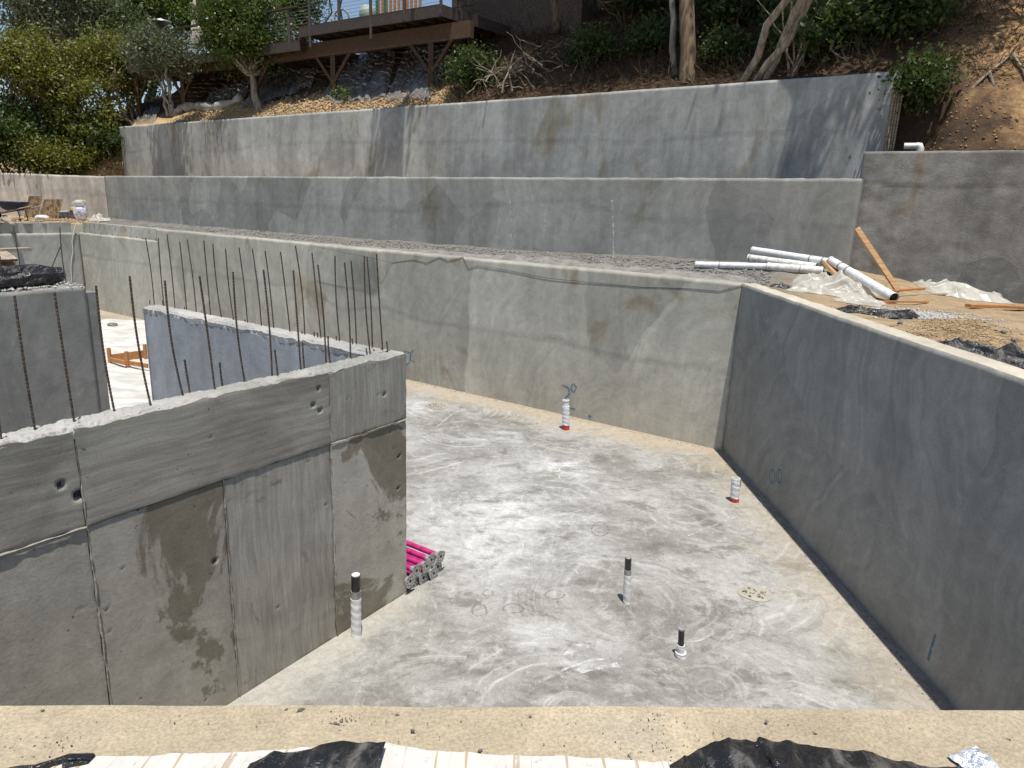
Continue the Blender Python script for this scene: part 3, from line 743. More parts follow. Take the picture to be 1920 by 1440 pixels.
# seam groove in corner
# ---- terrace walls
W2L = np.array([-17.3, 30.0]); u2, v2 = touv(*W2L)
def ray_on_v(px, py, v):
    P = atplane(px, py, np.array([*uv(0, v), 0]), np.array([*NV, 0])); return P
W2R = ray_on_v(1606, 400, v2 + .25)[:2]
w2 = Wall(W2L, W2R, const(2.9), lin(height_at(203, 330, W2L), height_at(1612, 335, W2R), np.linalg.norm(W2R - W2L)), .25)
j2 = [w2.sz(*p) for p in ((230, 372), (500, 385), (760, 395), (900, 385), (1080, 375), (1200, 410), (1590, 425))]
w2.disp = joint_disp(j2, .008, .005, 101)
mb = MB(); w2.mesh(mb, .07, 4, .02, 10)
o2 = w2.place(mb.build('concrete_wall', [M['wall_2'], M['rough_top']]))
tag(o2, 'long middle terrace retaining wall of smooth grey concrete', 'wall')
for px, y0, y1 in ((956, 372, 452), (1148, 375, 488), (338, 388, 425), (371, 385, 420), (1020, 400, 440)):
    a = w2.sz(px, y0); b = w2.sz(px + 2, y1)
    ribbon(w2, [a, ((a[0] + b[0]) / 2 + .02, (a[1] + b[1]) / 2), b], .045, 'lime_streak', M['chalk'], o2)
HL = aty(-60, 400, W2L[1] + 1.2)[:2]
wh = Wall(HL, W2L, const(2.9), const(height_at(203, 331, W2L)), .25)
wh.disp = joint_disp([(0, 4.1), (8, 4.1)], .01, .012, 111)
mb = MB(); wh.mesh(mb, .08, 4, .02, 11)
M['wall_h'] = concrete('concrete_far_terrace_wall', (.36, .325, .28), (.48, .44, .385), (.28, .24, .19), .6, 14, 1.1, .4, .6)
oh = wh.place(mb.build('concrete_wall', [M['wall_h'], M['rough_top']]))
tag(oh, 'streaky beige-grey retaining wall at far left behind the leaning boards', 'wall')

V1 = v2 + 2.4
W1L = ray_on_v(228, 280, V1)[:2]; W1R = ray_on_v(1668, 240, V1)[:2]
w1 = Wall(W1L, W1R, const(4.3), lin(height_at(227, 238, W1L), height_at(1675, 134, W1R), np.linalg.norm(W1R - W1L)), .28)
j1 = [w1.sz(*p) for p in ((233, 287), (300, 277), (380, 285), (500, 272), (560, 268), (780, 266), (1000, 264), (1180, 266), (1320, 255), (1450, 247), (1660, 240))]
w1.disp = joint_disp(j1, .010, .005, 121)
mb = MB(); w1.mesh(mb, .07, 4, .012, 12)
o1 = w1.place(mb.build('concrete_wall', [M['wall_1'], M['top_tan']]))
tag(o1, 'tall uppermost retaining wall with tree shadows, standing below the wooden deck', 'wall')

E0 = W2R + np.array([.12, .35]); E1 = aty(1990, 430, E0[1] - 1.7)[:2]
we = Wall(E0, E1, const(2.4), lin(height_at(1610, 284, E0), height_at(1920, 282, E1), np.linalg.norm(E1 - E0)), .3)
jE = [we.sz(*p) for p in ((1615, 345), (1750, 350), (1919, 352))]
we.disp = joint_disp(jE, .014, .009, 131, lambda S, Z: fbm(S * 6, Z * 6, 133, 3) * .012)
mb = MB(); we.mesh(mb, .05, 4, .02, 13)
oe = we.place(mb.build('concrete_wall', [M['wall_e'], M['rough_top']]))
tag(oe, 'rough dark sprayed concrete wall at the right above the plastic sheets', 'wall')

# ------------------------------------------------------------------ ground sheets
uL1 = touv(*W1L)[0]; uR1 = touv(*W1R)[0]; vE = lambda u: np.interp(u, [touv(*E1)[0], touv(*E0)[0]], [touv(*E1)[1], touv(*E0)[1]])
zW1 = lambda u: np.interp(u, [uR1, uL1], [w1.z1(w1.L), w1.z1(0)])
def hill(u, v, rough=True):
    u = np.asarray(u, float); v = np.asarray(v, float)
    mid = np.where(v < V1 + .24, 4.55, zW1(u) - .12 + np.maximum(v - V1 - .3, 0) * .74)
    left = 4.62 + np.maximum(v - v2 - .3, 0) * .62
    right = 5.45 + np.maximum(v - vE(u) - .3, 0) * .92
    wl = sstep(uL1 + .1, uL1 + .9, u); wr_ = 1 - sstep(uR1 - 1.3, uR1 - .35, u)
    z = mid * (1 - wl) + left * wl; z = z * (1 - wr_) + right * wr_
    cap = 10.1 + 14 * (1 - sstep(7.5, 11.0, u)) - 2.0 * sstep(33, 42, u) - .05 * np.maximum(v - 14, 0)
    z = np.minimum(z, cap)
    if rough:
        k = sstep(V1 + .3, V1 + 1.5, v) * (1 - wl * .3) + wl * .3 + wr_
        z = z + np.clip(k, 0, 1) * (fbm(u * .6, v * .6, 140, 4) * .28 + fbm(u * 2.7, v * 2.7, 145, 3) * .08)
    return z
us = np.r_[np.linspace(-22, -8, 50)[:-1], np.linspace(-8, 14, 220)[:-1], np.linspace(14, 34, 120)[:-1], np.linspace(34, 75, 30)]
vs = np.r_[np.linspace(v2 - 4, V1 + .2, 30), np.linspace(V1 + .26, V1 + 9, 95), np.linspace(V1 + 9.4, 70, 40)]
UU, VV = np.meshgrid(us, vs, indexing='ij')
ZZ = hill(UU, VV)
vlim = np.where(UU < touv(*E0)[0], vE(UU) + .12, v2 + .12)
keep = (VV > vlim)
XX = C0[0] + TU[0] * UU + NV[0] * VV; YY = C0[1] + TU[1] * UU + NV[1] * VV
mk = keep[:-1, :-1]
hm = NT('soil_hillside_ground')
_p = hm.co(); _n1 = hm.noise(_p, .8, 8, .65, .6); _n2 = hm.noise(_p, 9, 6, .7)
_c = hm.mix(hm.ramp(_n1, .36, .64), (.032, .021, .013), (.085, .05, .027)); _c = hm.mix(hm.ramp(_n2, .5, .7, 0, .7), _c, (.12, .075, .04))  # slope soil darkened in colour to stand for tree shade
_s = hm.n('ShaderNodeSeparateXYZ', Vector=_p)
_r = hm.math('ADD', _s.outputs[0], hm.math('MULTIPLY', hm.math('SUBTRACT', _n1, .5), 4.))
_tan = hm.mix(hm.ramp(_n2, .35, .65), (.25, .145, .066), (.42, .27, .135))  # bank soil colour brightened to stand for sunlight on it
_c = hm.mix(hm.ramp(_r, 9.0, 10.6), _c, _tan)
# freshly dug pale soil behind the top wall, left half; pale colour kept to the sunlit strip
_dv = hm.math('ADD', hm.math('MULTIPLY', hm.math('SUBTRACT', _s.outputs[0], float(C0[0])), float(NV[0])), hm.math('MULTIPLY', hm.math('SUBTRACT', _s.outputs[1], float(C0[1])), float(NV[1])))
_du = hm.math('ADD', hm.math('MULTIPLY', hm.math('SUBTRACT', _s.outputs[0], float(C0[0])), float(TU[0])), hm.math('MULTIPLY', hm.math('SUBTRACT', _s.outputs[1], float(C0[1])), float(TU[1])))
_f = hm.math('MULTIPLY', hm.ramp(hm.math('ADD', _dv, hm.math('MULTIPLY', _n1, 1.5)), V1 + 2.6, V1 + 1.7), hm.ramp(_du, 10.5, 12.5))
_c = hm.mix(_f, _c, hm.mix(hm.ramp(_n2, .35, .65), (.36, .24, .125), (.50, .36, .205)))
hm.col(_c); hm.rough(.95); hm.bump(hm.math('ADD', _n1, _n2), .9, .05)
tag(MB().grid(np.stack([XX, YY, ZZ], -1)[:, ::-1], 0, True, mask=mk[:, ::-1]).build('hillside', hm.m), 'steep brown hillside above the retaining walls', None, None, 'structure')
def on_hill(px, py, lift=0.0):
    d = ray(px, py); best = None
    for t in np.linspace(12, 70, 2400):
        P = EYE + d * t; u, v = touv(P[0], P[1])
        if v > V1 + .3 and P[2] <= hill(u, v) + lift: return P
    return EYE + d * 30
def hz(x, y):
    u, v = touv(x, y); return float(hill(u, v))

# terrace right (behind R, in front of E and middle wall) and behind C
def terr(name, poly, zf, mat, label, res=.12):
    poly = np.array(poly); x0, y0 = poly.min(0); x1, y1 = poly.max(0)
    X, Y = np.meshgrid(np.arange(x0, x1 + res, res), np.arange(y0, y1 + res, res), indexing='ij')
    inside = np.zeros_like(X, bool); n = len(poly); j = n - 1
    for i in range(n):
        xi, yi = poly[i]; xj, yj = poly[j]
        c = ((yi > Y) != (yj > Y)) & (X < (xj - xi) * (Y - yi) / (yj - yi + 1e-12) + xi); inside ^= c; j = i
    P = np.stack([X, Y, zf(X, Y)], -1)
    o = MB().grid(P, 0, True, mask=(inside[:-1, :-1] | inside[1:, 1:] | inside[1:, :-1] | inside[:-1, 1:])).build(name, mat)
    return tag(o, label, None, None, 'structure')
def z_right(X, Y):
    u, v = touv(X, Y)
    z = 3.06 - .012 * np.maximum(-u, 0) * 2 + fbm(X * .9, Y * .9, 150, 4) * .05 + fbm(X * 4, Y * 4, 152, 3) * .025
    z = z + np.interp(u, [-5, -3, -1.3, .8, 6, 14], [-.12, 0, .27, .24, .15, .06]) * sstep(.5, 2.3, v)
    z = z + .13 * np.exp(-(((X - 5.9) / .6) ** 2 + ((Y - 8.9) / .5) ** 2))
    return z
th = .2
pr = [C0 + NV * .22 + TU * 24, C0 + NV * .22 + np.array([.12, .1]), C0 + np.array([.2, .0]), RB + np.array([.22, 0]), RB + np.array([14, 0]), E1 + np.array([6, 1.0]), E1 + np.array([0, .1]), E0 + np.array([0, .1]), W2R + NV * .1, W2L + NV * .1]
_tm = NT('terrace_soil_and_mortar'); _p = _tm.co(); _n1 = _tm.noise(_p, 3, 7, .65, .5); _n2 = _tm.noise(_p, 26, 5, .7)
_a = _tm.mix(_tm.ramp(_n1, .35, .65), (.30, .21, .12), (.42, .31, .19)); _a = _tm.mix(_tm.ramp(_n2, .5, .72, 0, .7), _a, (.46, .39, .29))
_g = _tm.mix(_tm.ramp(_n1, .35, .65), (.12, .114, .10), (.22, .21, .188)); _g = _tm.mix(_tm.ramp(_n2, .5, .72, 0, .7), _g, (.30, .288, .262))
_s = _tm.n('ShaderNodeSeparateXYZ', Vector=_p)
_du = _tm.math('ADD', _tm.math('MULTIPLY', _tm.math('SUBTRACT', _s.outputs[0], float(C0[0])), float(TU[0])), _tm.math('MULTIPLY', _tm.math('SUBTRACT', _s.outputs[1], float(C0[1])), float(TU[1])))
_tm.col(_tm.mix(_tm.ramp(_tm.math('ADD', _du, _tm.math('MULTIPLY', _n1, 2.)), -.6, 1.2), _a, _g)); _tm.rough(.95); _tm.bump(_tm.math('ADD', _n1, _n2), .9, .04)
terr('terrace_ground', pr, z_right, _tm.m, 'tan soil terrace behind the right pit wall', .1)
pl = [D1 + np.array([-.28, .2]), W2L + np.array([.3, .2]), HL + np.array([0, .2]), HL + np.array([-8, 0]), D0 + np.array([-8, -3]), D0 + np.array([-.25, 0])]
terr('terrace_ground', pl, lambda X, Y: 3.06 + fbm(X * .8, Y * .8, 160, 4) * .06, M['soil_tan'], 'tan soil terrace at far left behind the pit wall', .25)
yd = MB(); yd.add([(-300, -400, 2.86), (300, -400, 2.86), (300, fa[1] - .22, 2.86), (-300, fa[1] - .30, 2.86)], [(0, 1, 2, 3)])
tag(yd.build('ground', M['soil_tan']), 'bare soil ground on the near side of the pit', None, None, 'structure')

# ------------------------------------------------------------------ pipes standing in the floor
def pipe_thing(name, label, base, top, r, kind):
    A = atz(*base, 0); T_ = facing(top[0], top[1], A)
    t = thing(name, label, 'pipe', A, 'pipes standing up from the floor')
    L = np.linalg.norm(T_ - A); d = (T_ - A) / L
    at = lambda f: d * L * f
    def wrap(f0, f1, rr, mat, nm, spiral=True):
        n = 34; f = np.linspace(f0, f1, n); sp = np.linspace(0, (f1 - f0) * L / .085 * 6.28, n)
        pts = np.array([at(x) for x in f]); k = 14; rows = []
        for i in range(n):
            th_ = np.arange(k) * 6.283 / k
            ph = ((th_ + sp[i]) % 6.283) / 6.283 if spiral else th_ * 0
            q = rr * (1 + .09 * ph + .02 * np.sin(3 * th_ + i)) if spiral else rr * (1 + 0 * th_)
            rows.append(pts[i] + np.stack([q * np.cos(th_), q * np.sin(th_), 0 * th_], -1))
        b = MB().grid(np.array(rows), 0, True, True)
        b.add(rows[-1], [tuple(range(k))]); b.add(rows[0], [tuple(range(k))])
        return b.build(nm, mat, t)
    if kind == 'black':
        MB().tube([at(0), at(.985)], r * .88, 14).build('pipe', M['blackpipe'], t)
        wrap(0, .62, r * 1.0, M['tape'], 'tape_wrap'); wrap(.62, .74, r * .98, M['greytape'], 'tape_band', False)
        MB().tube([at(.985), at(1.0)], r * .8, 14).build('cap', M['tape'] if base[0] < 800 else M['greytape'], t)
    elif kind == 'short':
        MB().tube([at(0), at(.97)], r * .85, 14).build('pipe', M['blackpipe'], t)
        wrap(.0, .42, r * 1.05, M['tape'], 'tape_wrap'); wrap(.0, .16, r * 1.5, M['tape'], 'crumpled_collar')
        MB().tube([at(.95), at(1.0)], r * .92, 12).build('cap', M['greytape'], t)
    else:
        MB().tube([at(.6), at(1.0)], r * .86, 14).build('pipe', M['pvc'], t)
        rim = MB().tube([at(.97), at(1.0)], r * .98, 14).build('rim', M['pvc'], t)
        wrap(.16, .8 if kind == 'white' else .97, r, M['tape'], 'tape_wrap'); wrap(0, .17, r * 1.04, M['red'], 'red_band', False)
        if kind == 'torn':
            MB().grid(np.array([[at(.97) + np.array([.02 + .03 * j, -.03, .0 - .035 * i * j]) for j in range(3)] for i in range(3)])).build('loose_tape_flap', M['greytape'], t)
    return t
pipe_thing('standing_pipe', 'tape-wrapped pipe with black top beside the board-marked wall', (668, 1191), (667, 1077), .052, 'black')
pipe_thing('standing_pipe', 'thin tape-wrapped black pipe standing in the middle of the floor', (1175, 1130), (1178, 1045), .042, 'black')
pipe_thing('standing_pipe', 'short blackened pipe stub with crumpled tape at its base', (1276, 1231), (1278, 1178), .036, 'short')
pipe_thing('standing_pipe', 'white wrapped pipe with red base band near the back pit wall', (1061, 805), (1061, 750), .072, 'white')
pipe_thing('standing_pipe', 'white pipe with torn tape and red base near the shaded right wall', (1377, 940), (1380, 896), .066, 'torn')

# ------------------------------------------------------------------ pink shoring posts
tdir = np.array([TU[0], TU[1], 0]); fdir = np.array([FT[0], FT[1], 0])
P0 = np.array([-1.10, 7.21, 0])
pos = [(.02, .075), (.17, .075), (.32, .075), (.465, .075), (.05, .22), (.195, .225), (.345, .22), (.485, .215), (-.09, .16)]
words = ['bottom row nearest the wall', 'bottom row second from the wall', 'bottom row third from the wall', 'bottom row farthest from the wall', 'top row nearest the wall', 'top row second from the wall', 'top row third from the wall', 'top row farthest from the wall', 'tucked in against the wall corner']
for i, (a, z) in enumerate(pos):
    b = P0 + fdir * a - tdir * (.02 + .03 * ((i * 7) % 3)) + np.array([0, 0, z])
    t = thing('shoring_post', 'magenta steel shoring post with perforated end plate, ' + words[i], 'post', b, 'magenta shoring posts stacked at the wall end')
    rz = random.uniform(-.5, .5)
    X = fdir * math.cos(rz) + np.array([0, 0, 1]) * math.sin(rz); Y = -fdir * math.sin(rz) + np.array([0, 0, 1]) * math.cos(rz)
    # plate with centre hole and small holes: ring strip from octagon to hole
    n = 24; th_ = np.arange(n) * 6.2832 / n
    ro = .072 * np.minimum(1 / np.maximum(abs(np.cos(th_)), abs(np.sin(th_))), 1.22); ri = np.full(n, .02)
    rows = []
    for off, rr in ((.004, ri), (.004, ro), (-.004, ro), (-.004, ri)):
        rows.append(rr[:, None] * (np.cos(th_)[:, None] * X + np.sin(th_)[:, None] * Y) - tdir * off)
    rows.append(rows[0])
    pl_ = MB().grid(np.array(rows), 0, False, True).build('end_plate', M['galv'], t)
    hb = MB()
    for q in range(8):
        a2 = q * .785 + .39; c = .052 * (math.cos(a2) * X + math.sin(a2) * Y) - tdir * .0055
        hb.add([c + .0065 * (math.cos(e) * X + math.sin(e) * Y) for e in np.arange(8) * .785], [tuple(range(8))])
    hb.build('small_plate_hole', M['hole'], pl_)['kind'] = 'stuff'
    MB().add([-tdir * .0025 + .021 * (math.cos(e) * X + math.sin(e) * Y) for e in np.arange(12) * .5236], [tuple(range(12))]).build('plate_hole', M['hole'], pl_)
    MB().tube([tdir * .012, tdir * 1.7], .034, 12).build('tube', M['pink'], t)
    MB().tube([tdir * .01, tdir * .07], .041, 12).build('collar', M['galv'], t)

# ------------------------------------------------------------------ crumpled sheets
def crumple(name, label, cat, centre, size, rot, height, seed, mat, zf, n=46, edge=.3, folds=3.0, group=None, sag=.015):
    a = np.linspace(-1, 1, n); A, B = np.meshgrid(a, a, indexing='ij')
    r = np.maximum(abs(A), abs(B)); th_ = np.arctan2(B, A)
    k = 1 - edge * (.5 + .5 * fbm(np.cos(th_) * 1.6 + seed, np.sin(th_) * 1.6, seed, 4))
    X = A * size[0] / 2 * k; Y = B * size[1] / 2 * k
    jr_ = np.random.default_rng(seed); Fd = np.zeros_like(A)
    for q in range(9):
        an = jr_.uniform(0, math.pi); fr = jr_.uniform(.8, 2.0) * folds; ph = jr_.uniform(0, 6.28)
        ar = (A * math.cos(an) + B * math.sin(an)) * fr + 1.6 * fbm(A * 1.3 + q * 3, B * 1.3, seed + q, 2) + ph
        msk = sstep(-.1, .5, fbm(A * 1.2 + 7 * q, B * 1.2 - q, seed + 20 + q, 2))
        Fd = Fd + msk * np.clip(1 - abs(np.sin(ar)) * 2.6, 0, 1) * jr_.uniform(.5, 1.)
    lump = np.clip(.34 + .9 * fbm(A * .9 + 3, B * .9, seed + 6, 3), 0, 1)
    Z = height * (.36 * Fd + .75 * lump) * (1 - r ** 3) + sag * (.3 + .7 * vnoise(A * 5, B * 5, seed))
    X = X + Fd * .03 * size[0] / folds; Y = Y - Fd * .03 * size[1] / folds
    c, s_ = math.cos(rot), math.sin(rot)
    WX = centre[0] + X * c - Y * s_; WY = centre[1] + X * s_ + Y * c
    WZ = zf(WX, WY) + Z
    o = MB().grid(np.stack([WX, WY, WZ], -1), 0, True).build(name, mat, None, (centre[0], centre[1], float(zf(np.array(centre[0]), np.array(centre[1])))))
    return tag(o, label, cat, group)
zr = lambda X, Y: z_right(np.asarray(X, float), np.asarray(Y, float))
def tr(px, py, lift=0.0):
    d = ray(px, py); d = d / math.hypot(d[0], d[1])
    for t_ in np.arange(4.5, 19, .01):
        P = EYE + d * t_
        if P[2] <= float(z_right(P[0], P[1])) + lift: return P
    return atz(px, py, 3.08)
crumple('plastic_sheet', 'crumpled white plastic sheet heaped beside the white pipes', 'plastic sheet', tr(1560, 545)[:2], (1.75, 1.5), -.5, .34, 201, M['plastic_w'], zr, 80, .4, 2.6)
crumple('plastic_sheet', 'white plastic sheet bunched over the red-brown boards at right', 'plastic sheet', tr(1800, 556)[:2], (1.9, 1.5), -.25, .33, 207, M['plastic_w'], zr, 80, .4, 2.4)
crumple('plastic_sheet', 'small flattened white plastic piece spilling toward the pit wall edge', 'plastic sheet', tr(1610, 568)[:2], (.9, .6), -.6, .12, 213, M['plastic_w'], zr, 50, .4, 2.4)
crumple('black_plastic', 'black plastic scrap curling over the right pit wall top', 'black plastic', tr(1640, 588)[:2], (1.25, .5), -.75, .2, 221, M['plastic_b'], zr, 34, .35, 1.8)
crumple('black_plastic', 'long black plastic strip at the right edge beside ash heap', 'black plastic', tr(1830, 672)[:2], (1.7, .45), -.85, .18, 225, M['plastic_b'], zr, 40, .35, 2.2)
crumple('black_plastic', 'small black plastic scrap by the corner of the pit walls', 'black plastic', tr(1465, 538)[:2], (.42, .3), -.5, .12, 229, M['plastic_b'], zr, 24, .4, 1.6)

# white wrapped pipes lying on the terrace
def lying_pipe(label, p0, p1, z0, z1, r, tapes, mat='tape'):
    A = tr(*p0, z0); B = tr(*p1, z1)
    t = thing('plastic_pipe', label, 'pipe', (A + B) / 2, 'white pipes lying on the terrace')
    o = (A + B) / 2; L = np.linalg.norm(B - A); n = 40
    f = np.linspace(0, 1, n); pts = A + (B - A) * f[:, None] - o
    b = MB().tube(pts, r * (1 + .05 * fbm(f * L * 9, f * 0, int(p0[0]), 2)), 14, cap=False).build('pipe', M[mat], t)
    d = (B - A) / L
    for e, s in ((A - o, -1), (B - o, 1)):
        MB().tube([e + d * s * -.03, e + d * s * .01], r * 1.06, 14, cap=False).build('rim', M['pvc_worn'], t)
        MB().tube([e - d * s * .02, e - d * s * .012], r * .93, 14).build('open_end', M['hole'], t)
    for q in tapes:
        MB().tube([A + d * L * (q - .008) - o, A + d * L * (q + .008) - o], r * 1.07, 14, cap=False).build('tape_band', M['greytape'], t)
    return t
lying_pipe('white tape-wrapped pipe at the left end of the pipe pile', (1305, 496), (1445, 500), .07, .07, .065, (.32, .95))
lying_pipe('worn white pipe with open end beside the wood block', (1440, 500), (1543, 508), .08, .08, .08, (.6,), 'pvc_worn')
lying_pipe('wrapped white pipe lying on top of the pipe pile', (1412, 469), (1560, 492), .27, .24, .072, (.75, .9))
lying_pipe('cream bare pipe between the upper and lower wrapped pipes', (1404, 483), (1530, 500), .17, .15, .068, (.02,), 'pvc_worn')
lying_pipe('wrapped white pipe sloping down to the boards', (1558, 489), (1676, 558), .26, .09, .08, (.18, .3))
def plank(label, p0, p1, z0, z1, w, h, mat, name='lumber', cat='lumber', group=None, up=(0, 0, 1)):
    A = (tr if z0 < 2 else atz)(*p0, z0); B = (tr if z1 < 2 else atz)(*p1, z1); o = (A + B) / 2; d = (B - A); L = np.linalg.norm(d); d /= L
    y = np.cross(np.array(up, float), d); y /= np.linalg.norm(y); z = np.cross(d, y)
    b = MB()
    n = 14; f = np.linspace(-.5, .5, n); rows = []
    bow = np.sin((f + .5) * math.pi) * .006 * L
    e = min(w, h) * .12
    prof = [(-w / 2 + e, -h / 2), (w / 2 - e, -h / 2), (w / 2, -h / 2 + e), (w / 2, h / 2 - e), (w / 2 - e, h / 2), (-w / 2 + e, h / 2), (-w / 2, h / 2 - e), (-w / 2, -h / 2 + e)]
    for i in range(n): rows.append([(f[i] * L, q[0], q[1] + bow[i]) for q in prof])
    b.grid(np.array(rows), 0, False, True); b.add(rows[0], [tuple(range(8))]); b.add(rows[-1], [tuple(range(7, -1, -1))])
    ob_ = b.build(name, mat)
    ob_.matrix_world = Matrix(((d[0], y[0], z[0], o[0]), (d[1], y[1], z[1], o[1]), (d[2], y[2], z[2], o[2]), (0, 0, 0, 1)))
    return tag(ob_, label, cat, group)
# brace stud leaning on the end of the middle wall
A = aty(1684, 548, 13.1); A = tr(1684, 545, .03); Bq = facing(1606, 428, A * np.array([1.0, 1.0, 1]))
pA, pB = A, Bq
_b = MB(); _b.beam(pA, pB, .10, .045, up=(0.3, -1, 0)); tag(_b.build('brace_stud', M['wood'], None, tuple((pA + pB) / 2)), 'wooden stud leaning against the end of the middle wall', 'lumber')
plank('short wood block sitting on the pipe pile', (1546, 488), (1576, 522), .22, .1, .26, .06, M['wood'], 'wood_block', up=(.3, -1, .5))
plank('orange board lying behind the right plastic sheet', (1665, 546), (1790, 540), .05, .05, .09, .04, M['wood_o'])
plank('dark board lying below the orange board', (1672, 556), (1822, 552), .03, .05, .06, .04, M['wood_grey'])
plank('red-brown board running out of the right edge of view', (1815, 573), (1990, 582), .04, .04, .1, .05, M['wood_o'])
plank('thin board under the sloping wrapped pipe', (1650, 566), (1740, 566), .025, .025, .05, .03, M['wood_o'])
# gravel heaps and crumbs
def scatter_tr(name, label, n, ufn, size, mat, group=None):
    P = np.array([ufn() for _ in range(n)]); P[:, 2] = zr(P[:, 0], P[:, 1]) + size[0] * .3
    return tag(stones_mesh(name, P, rng.uniform(*size, n), mat), label, 'gravel', None, 'stuff')
def gs(px, py, sx, sy):
    c = tr(px, py); return lambda: (c[0] + rng.normal(0, sx), c[1] + rng.normal(0, sy), 0)
scatter_tr('gravel', 'pale broken concrete chips heaped on the right terrace', 1500, gs(1730, 590, .42, .34), (.008, .03), M['gravel_w'])
scatter_tr('gravel', 'brown gravel mound on the right terrace', 1600, gs(1800, 622, .36, .30), (.006, .022), M['clod'])
scatter_tr('gravel', 'ash grey chips lying in the black plastic at right', 900, gs(1845, 660, .2, .13), (.006, .02), M['gravel'])
def strip():
    u = rng.uniform(-.2, 22); p = uv(u, .24 + abs(rng.normal(0, .5))); return (p[0], p[1], 0)
_o = scatter_tr('gravel', 'grey mortar crumbs strewn along the top of the back pit wall', 14000, strip, (.012, .05), M['gravel'])
def strip2():
    u = rng.uniform(-.1, 20); p = uv(u, .3 + rng.uniform(0, 2.0)); return (p[0], p[1], 0)
scatter_tr('gravel', 'dark coarse rubble on the narrow terrace below the middle wall', 2200, strip2, (.012, .06), M['gravel'])
def strip_r():
    f = rng.uniform(0, 1); p = C0 + (RB - C0) * f + np.array([.18 + abs(rng.normal(0, .18)), 0]); return (p[0], p[1], 0)
scatter_tr('gravel', 'soil crumbs along the top of the right pit wall', 2500, strip_r, (.006, .022), M['clod'])
# mortar spoil bank along wall foot
nn_ = 160; U_ = np.linspace(-.1, 13, nn_); rows = []
for j, f in enumerate(np.linspace(0, 1, 9)):
    v_ = .3 + f * .95; hgt_ = .12 * np.sin(f * math.pi) * sstep(-.1, .7, U_) * (1 - sstep(5, 13, U_) * .7) * (1 + .7 * fbm(U_ * 2.5, U_ * 0 + f * 2, 170, 4))
    q = C0[None] + TU[None] * U_[:, None] + NV[None] * v_
    rows.append(np.c_[q, zr(q[:, 0], q[:, 1]) + hgt_ - .01])
tag(MB().grid(np.array(rows), 0, False).build('mortar_spoil', M['gravel']), 'low bank of grey mortar spoil between the back pit wall and middle wall', 'spoil', None, 'stuff')
for (px, py, s, w_) in ((1715, 640, .06, 'largest, close to the wall top'), (1900, 640, .05, 'rightmost, by the edge of view'), (1750, 655, .04, 'smallest, left of the ash heap'), (1690, 607, .05, 'beside the pale chips'), (1880, 625, .045, 'right of the brown mound')):
    c = tr(px, py); c[2] = zr(c[0], c[1]) + s * .3
    tag(stones_mesh('stone', [c], [s], M['stone'], None, tuple(c)), 'loose grey stone on the right terrace, ' + w_, 'stone', 'loose stones on the right terrace')

# ------------------------------------------------------------------ foreground plastics on the ledge
def ledge_sheet(name, label, cat, pts, mat, thick=.0, lift=.012, seed=0, fold=.015, stripes=None, down=.32):
    """sheet whose upper edge follows pixel points on the ledge; falls toward the viewer over the wall's back edge"""
    P = np.array([atz(x, y, 2.95 + l) for x, y, l in pts]); d = np.r_[0, np.cumsum(np.linalg.norm(np.diff(P, axis=0), axis=1))]
    n = max(30, int(d[-1] / .012)); q = np.linspace(0, d[-1], n)
    E = np.stack([np.interp(q, d, P[:, i]) for i in range(3)], 1)
    E[:, 1] += fbm(q * 14, q * 0, seed, 3) * .006
    rows = []
    m_ = 26
    for j in range(m_):
        f = j / (m_ - 1); r = E.copy()
        r[:, 1] -= f * down
        hump = np.sin(min(1, f * 2.2) * math.pi * .5)
        wr_ = (np.clip(1 - abs(fbm(q * 9 + f * .8, q * 0 + f * 1.5, seed + 2, 3)) * 3.2, 0, 1) * 1.6 + abs(fbm(q * 22, q * 0 + f * 6, seed + 5, 2)) * .8) * fold
        r[:, 2] = E[:, 2] * (1 - f) + (2.975) * f + hump * lift + wr_ * (.3 + f) - sstep(.55, 1, f) * .12
        rows.append(r)
    o = tuple(P.mean(0))
    return tag(MB().grid(np.array(rows), 0, True).build(name, mat, None, o), label, cat)
def striped():
    m = NT('striped_white_bag'); P = m.co()
    s = m.n('ShaderNodeSeparateXYZ', Vector=P)
    w = m.n('ShaderNodeTexNoise', Vector=m.co((30, 1.2, 1.2)), Scale=1.0, Detail=3.0, Roughness=.7).outputs['Fac']
    c = m.mix(m.ramp(w, .56, .62, 0, .8), (.58, .555, .52), (.38, .27, .13))
    d = m.noise(P, 26, 5, .7); c = m.mix(m.ramp(d, .6, .7, 0, .7), c, (.25, .235, .21))
    m.col(c); m.rough(.75); m.bump(m.noise(P, 40, 4, .6), .3, .004)
    return m.m
M['bagstripe'] = striped()
ledge_sheet('striped_sack', 'white rust-striped sack cloth lying along the ledge at left', 'sack', [(95, 1438, .006), (180, 1420, .006), (300, 1417, .008), (420, 1412, .008), (520, 1406, .008), (620, 1400, .01), (650, 1398, .01)], M['bagstripe'], seed=301, fold=.008, lift=.006)
ledge_sheet('striped_sack', 'white rust-striped sack cloth in the middle of the ledge', 'sack', [(714, 1396, .03), (724, 1393, .03), (745, 1400, .012), (790, 1407, .008), (860, 1411, .008), (960, 1417, .006), (1080, 1419, .006), (1180, 1426, .006), (1330, 1440, .006)], M['bagstripe'], seed=305, fold=.008, lift=.006)
ledge_sheet('black_plastic', 'black plastic fold over the ledge between the two striped sacks', 'black plastic', [(470, 1438, .02), (505, 1418, .03), (560, 1409, .045), (640, 1396, .06), (690, 1391, .06), (724, 1394, .05)], M['plastic_b'], seed=311, lift=.02, fold=.02)
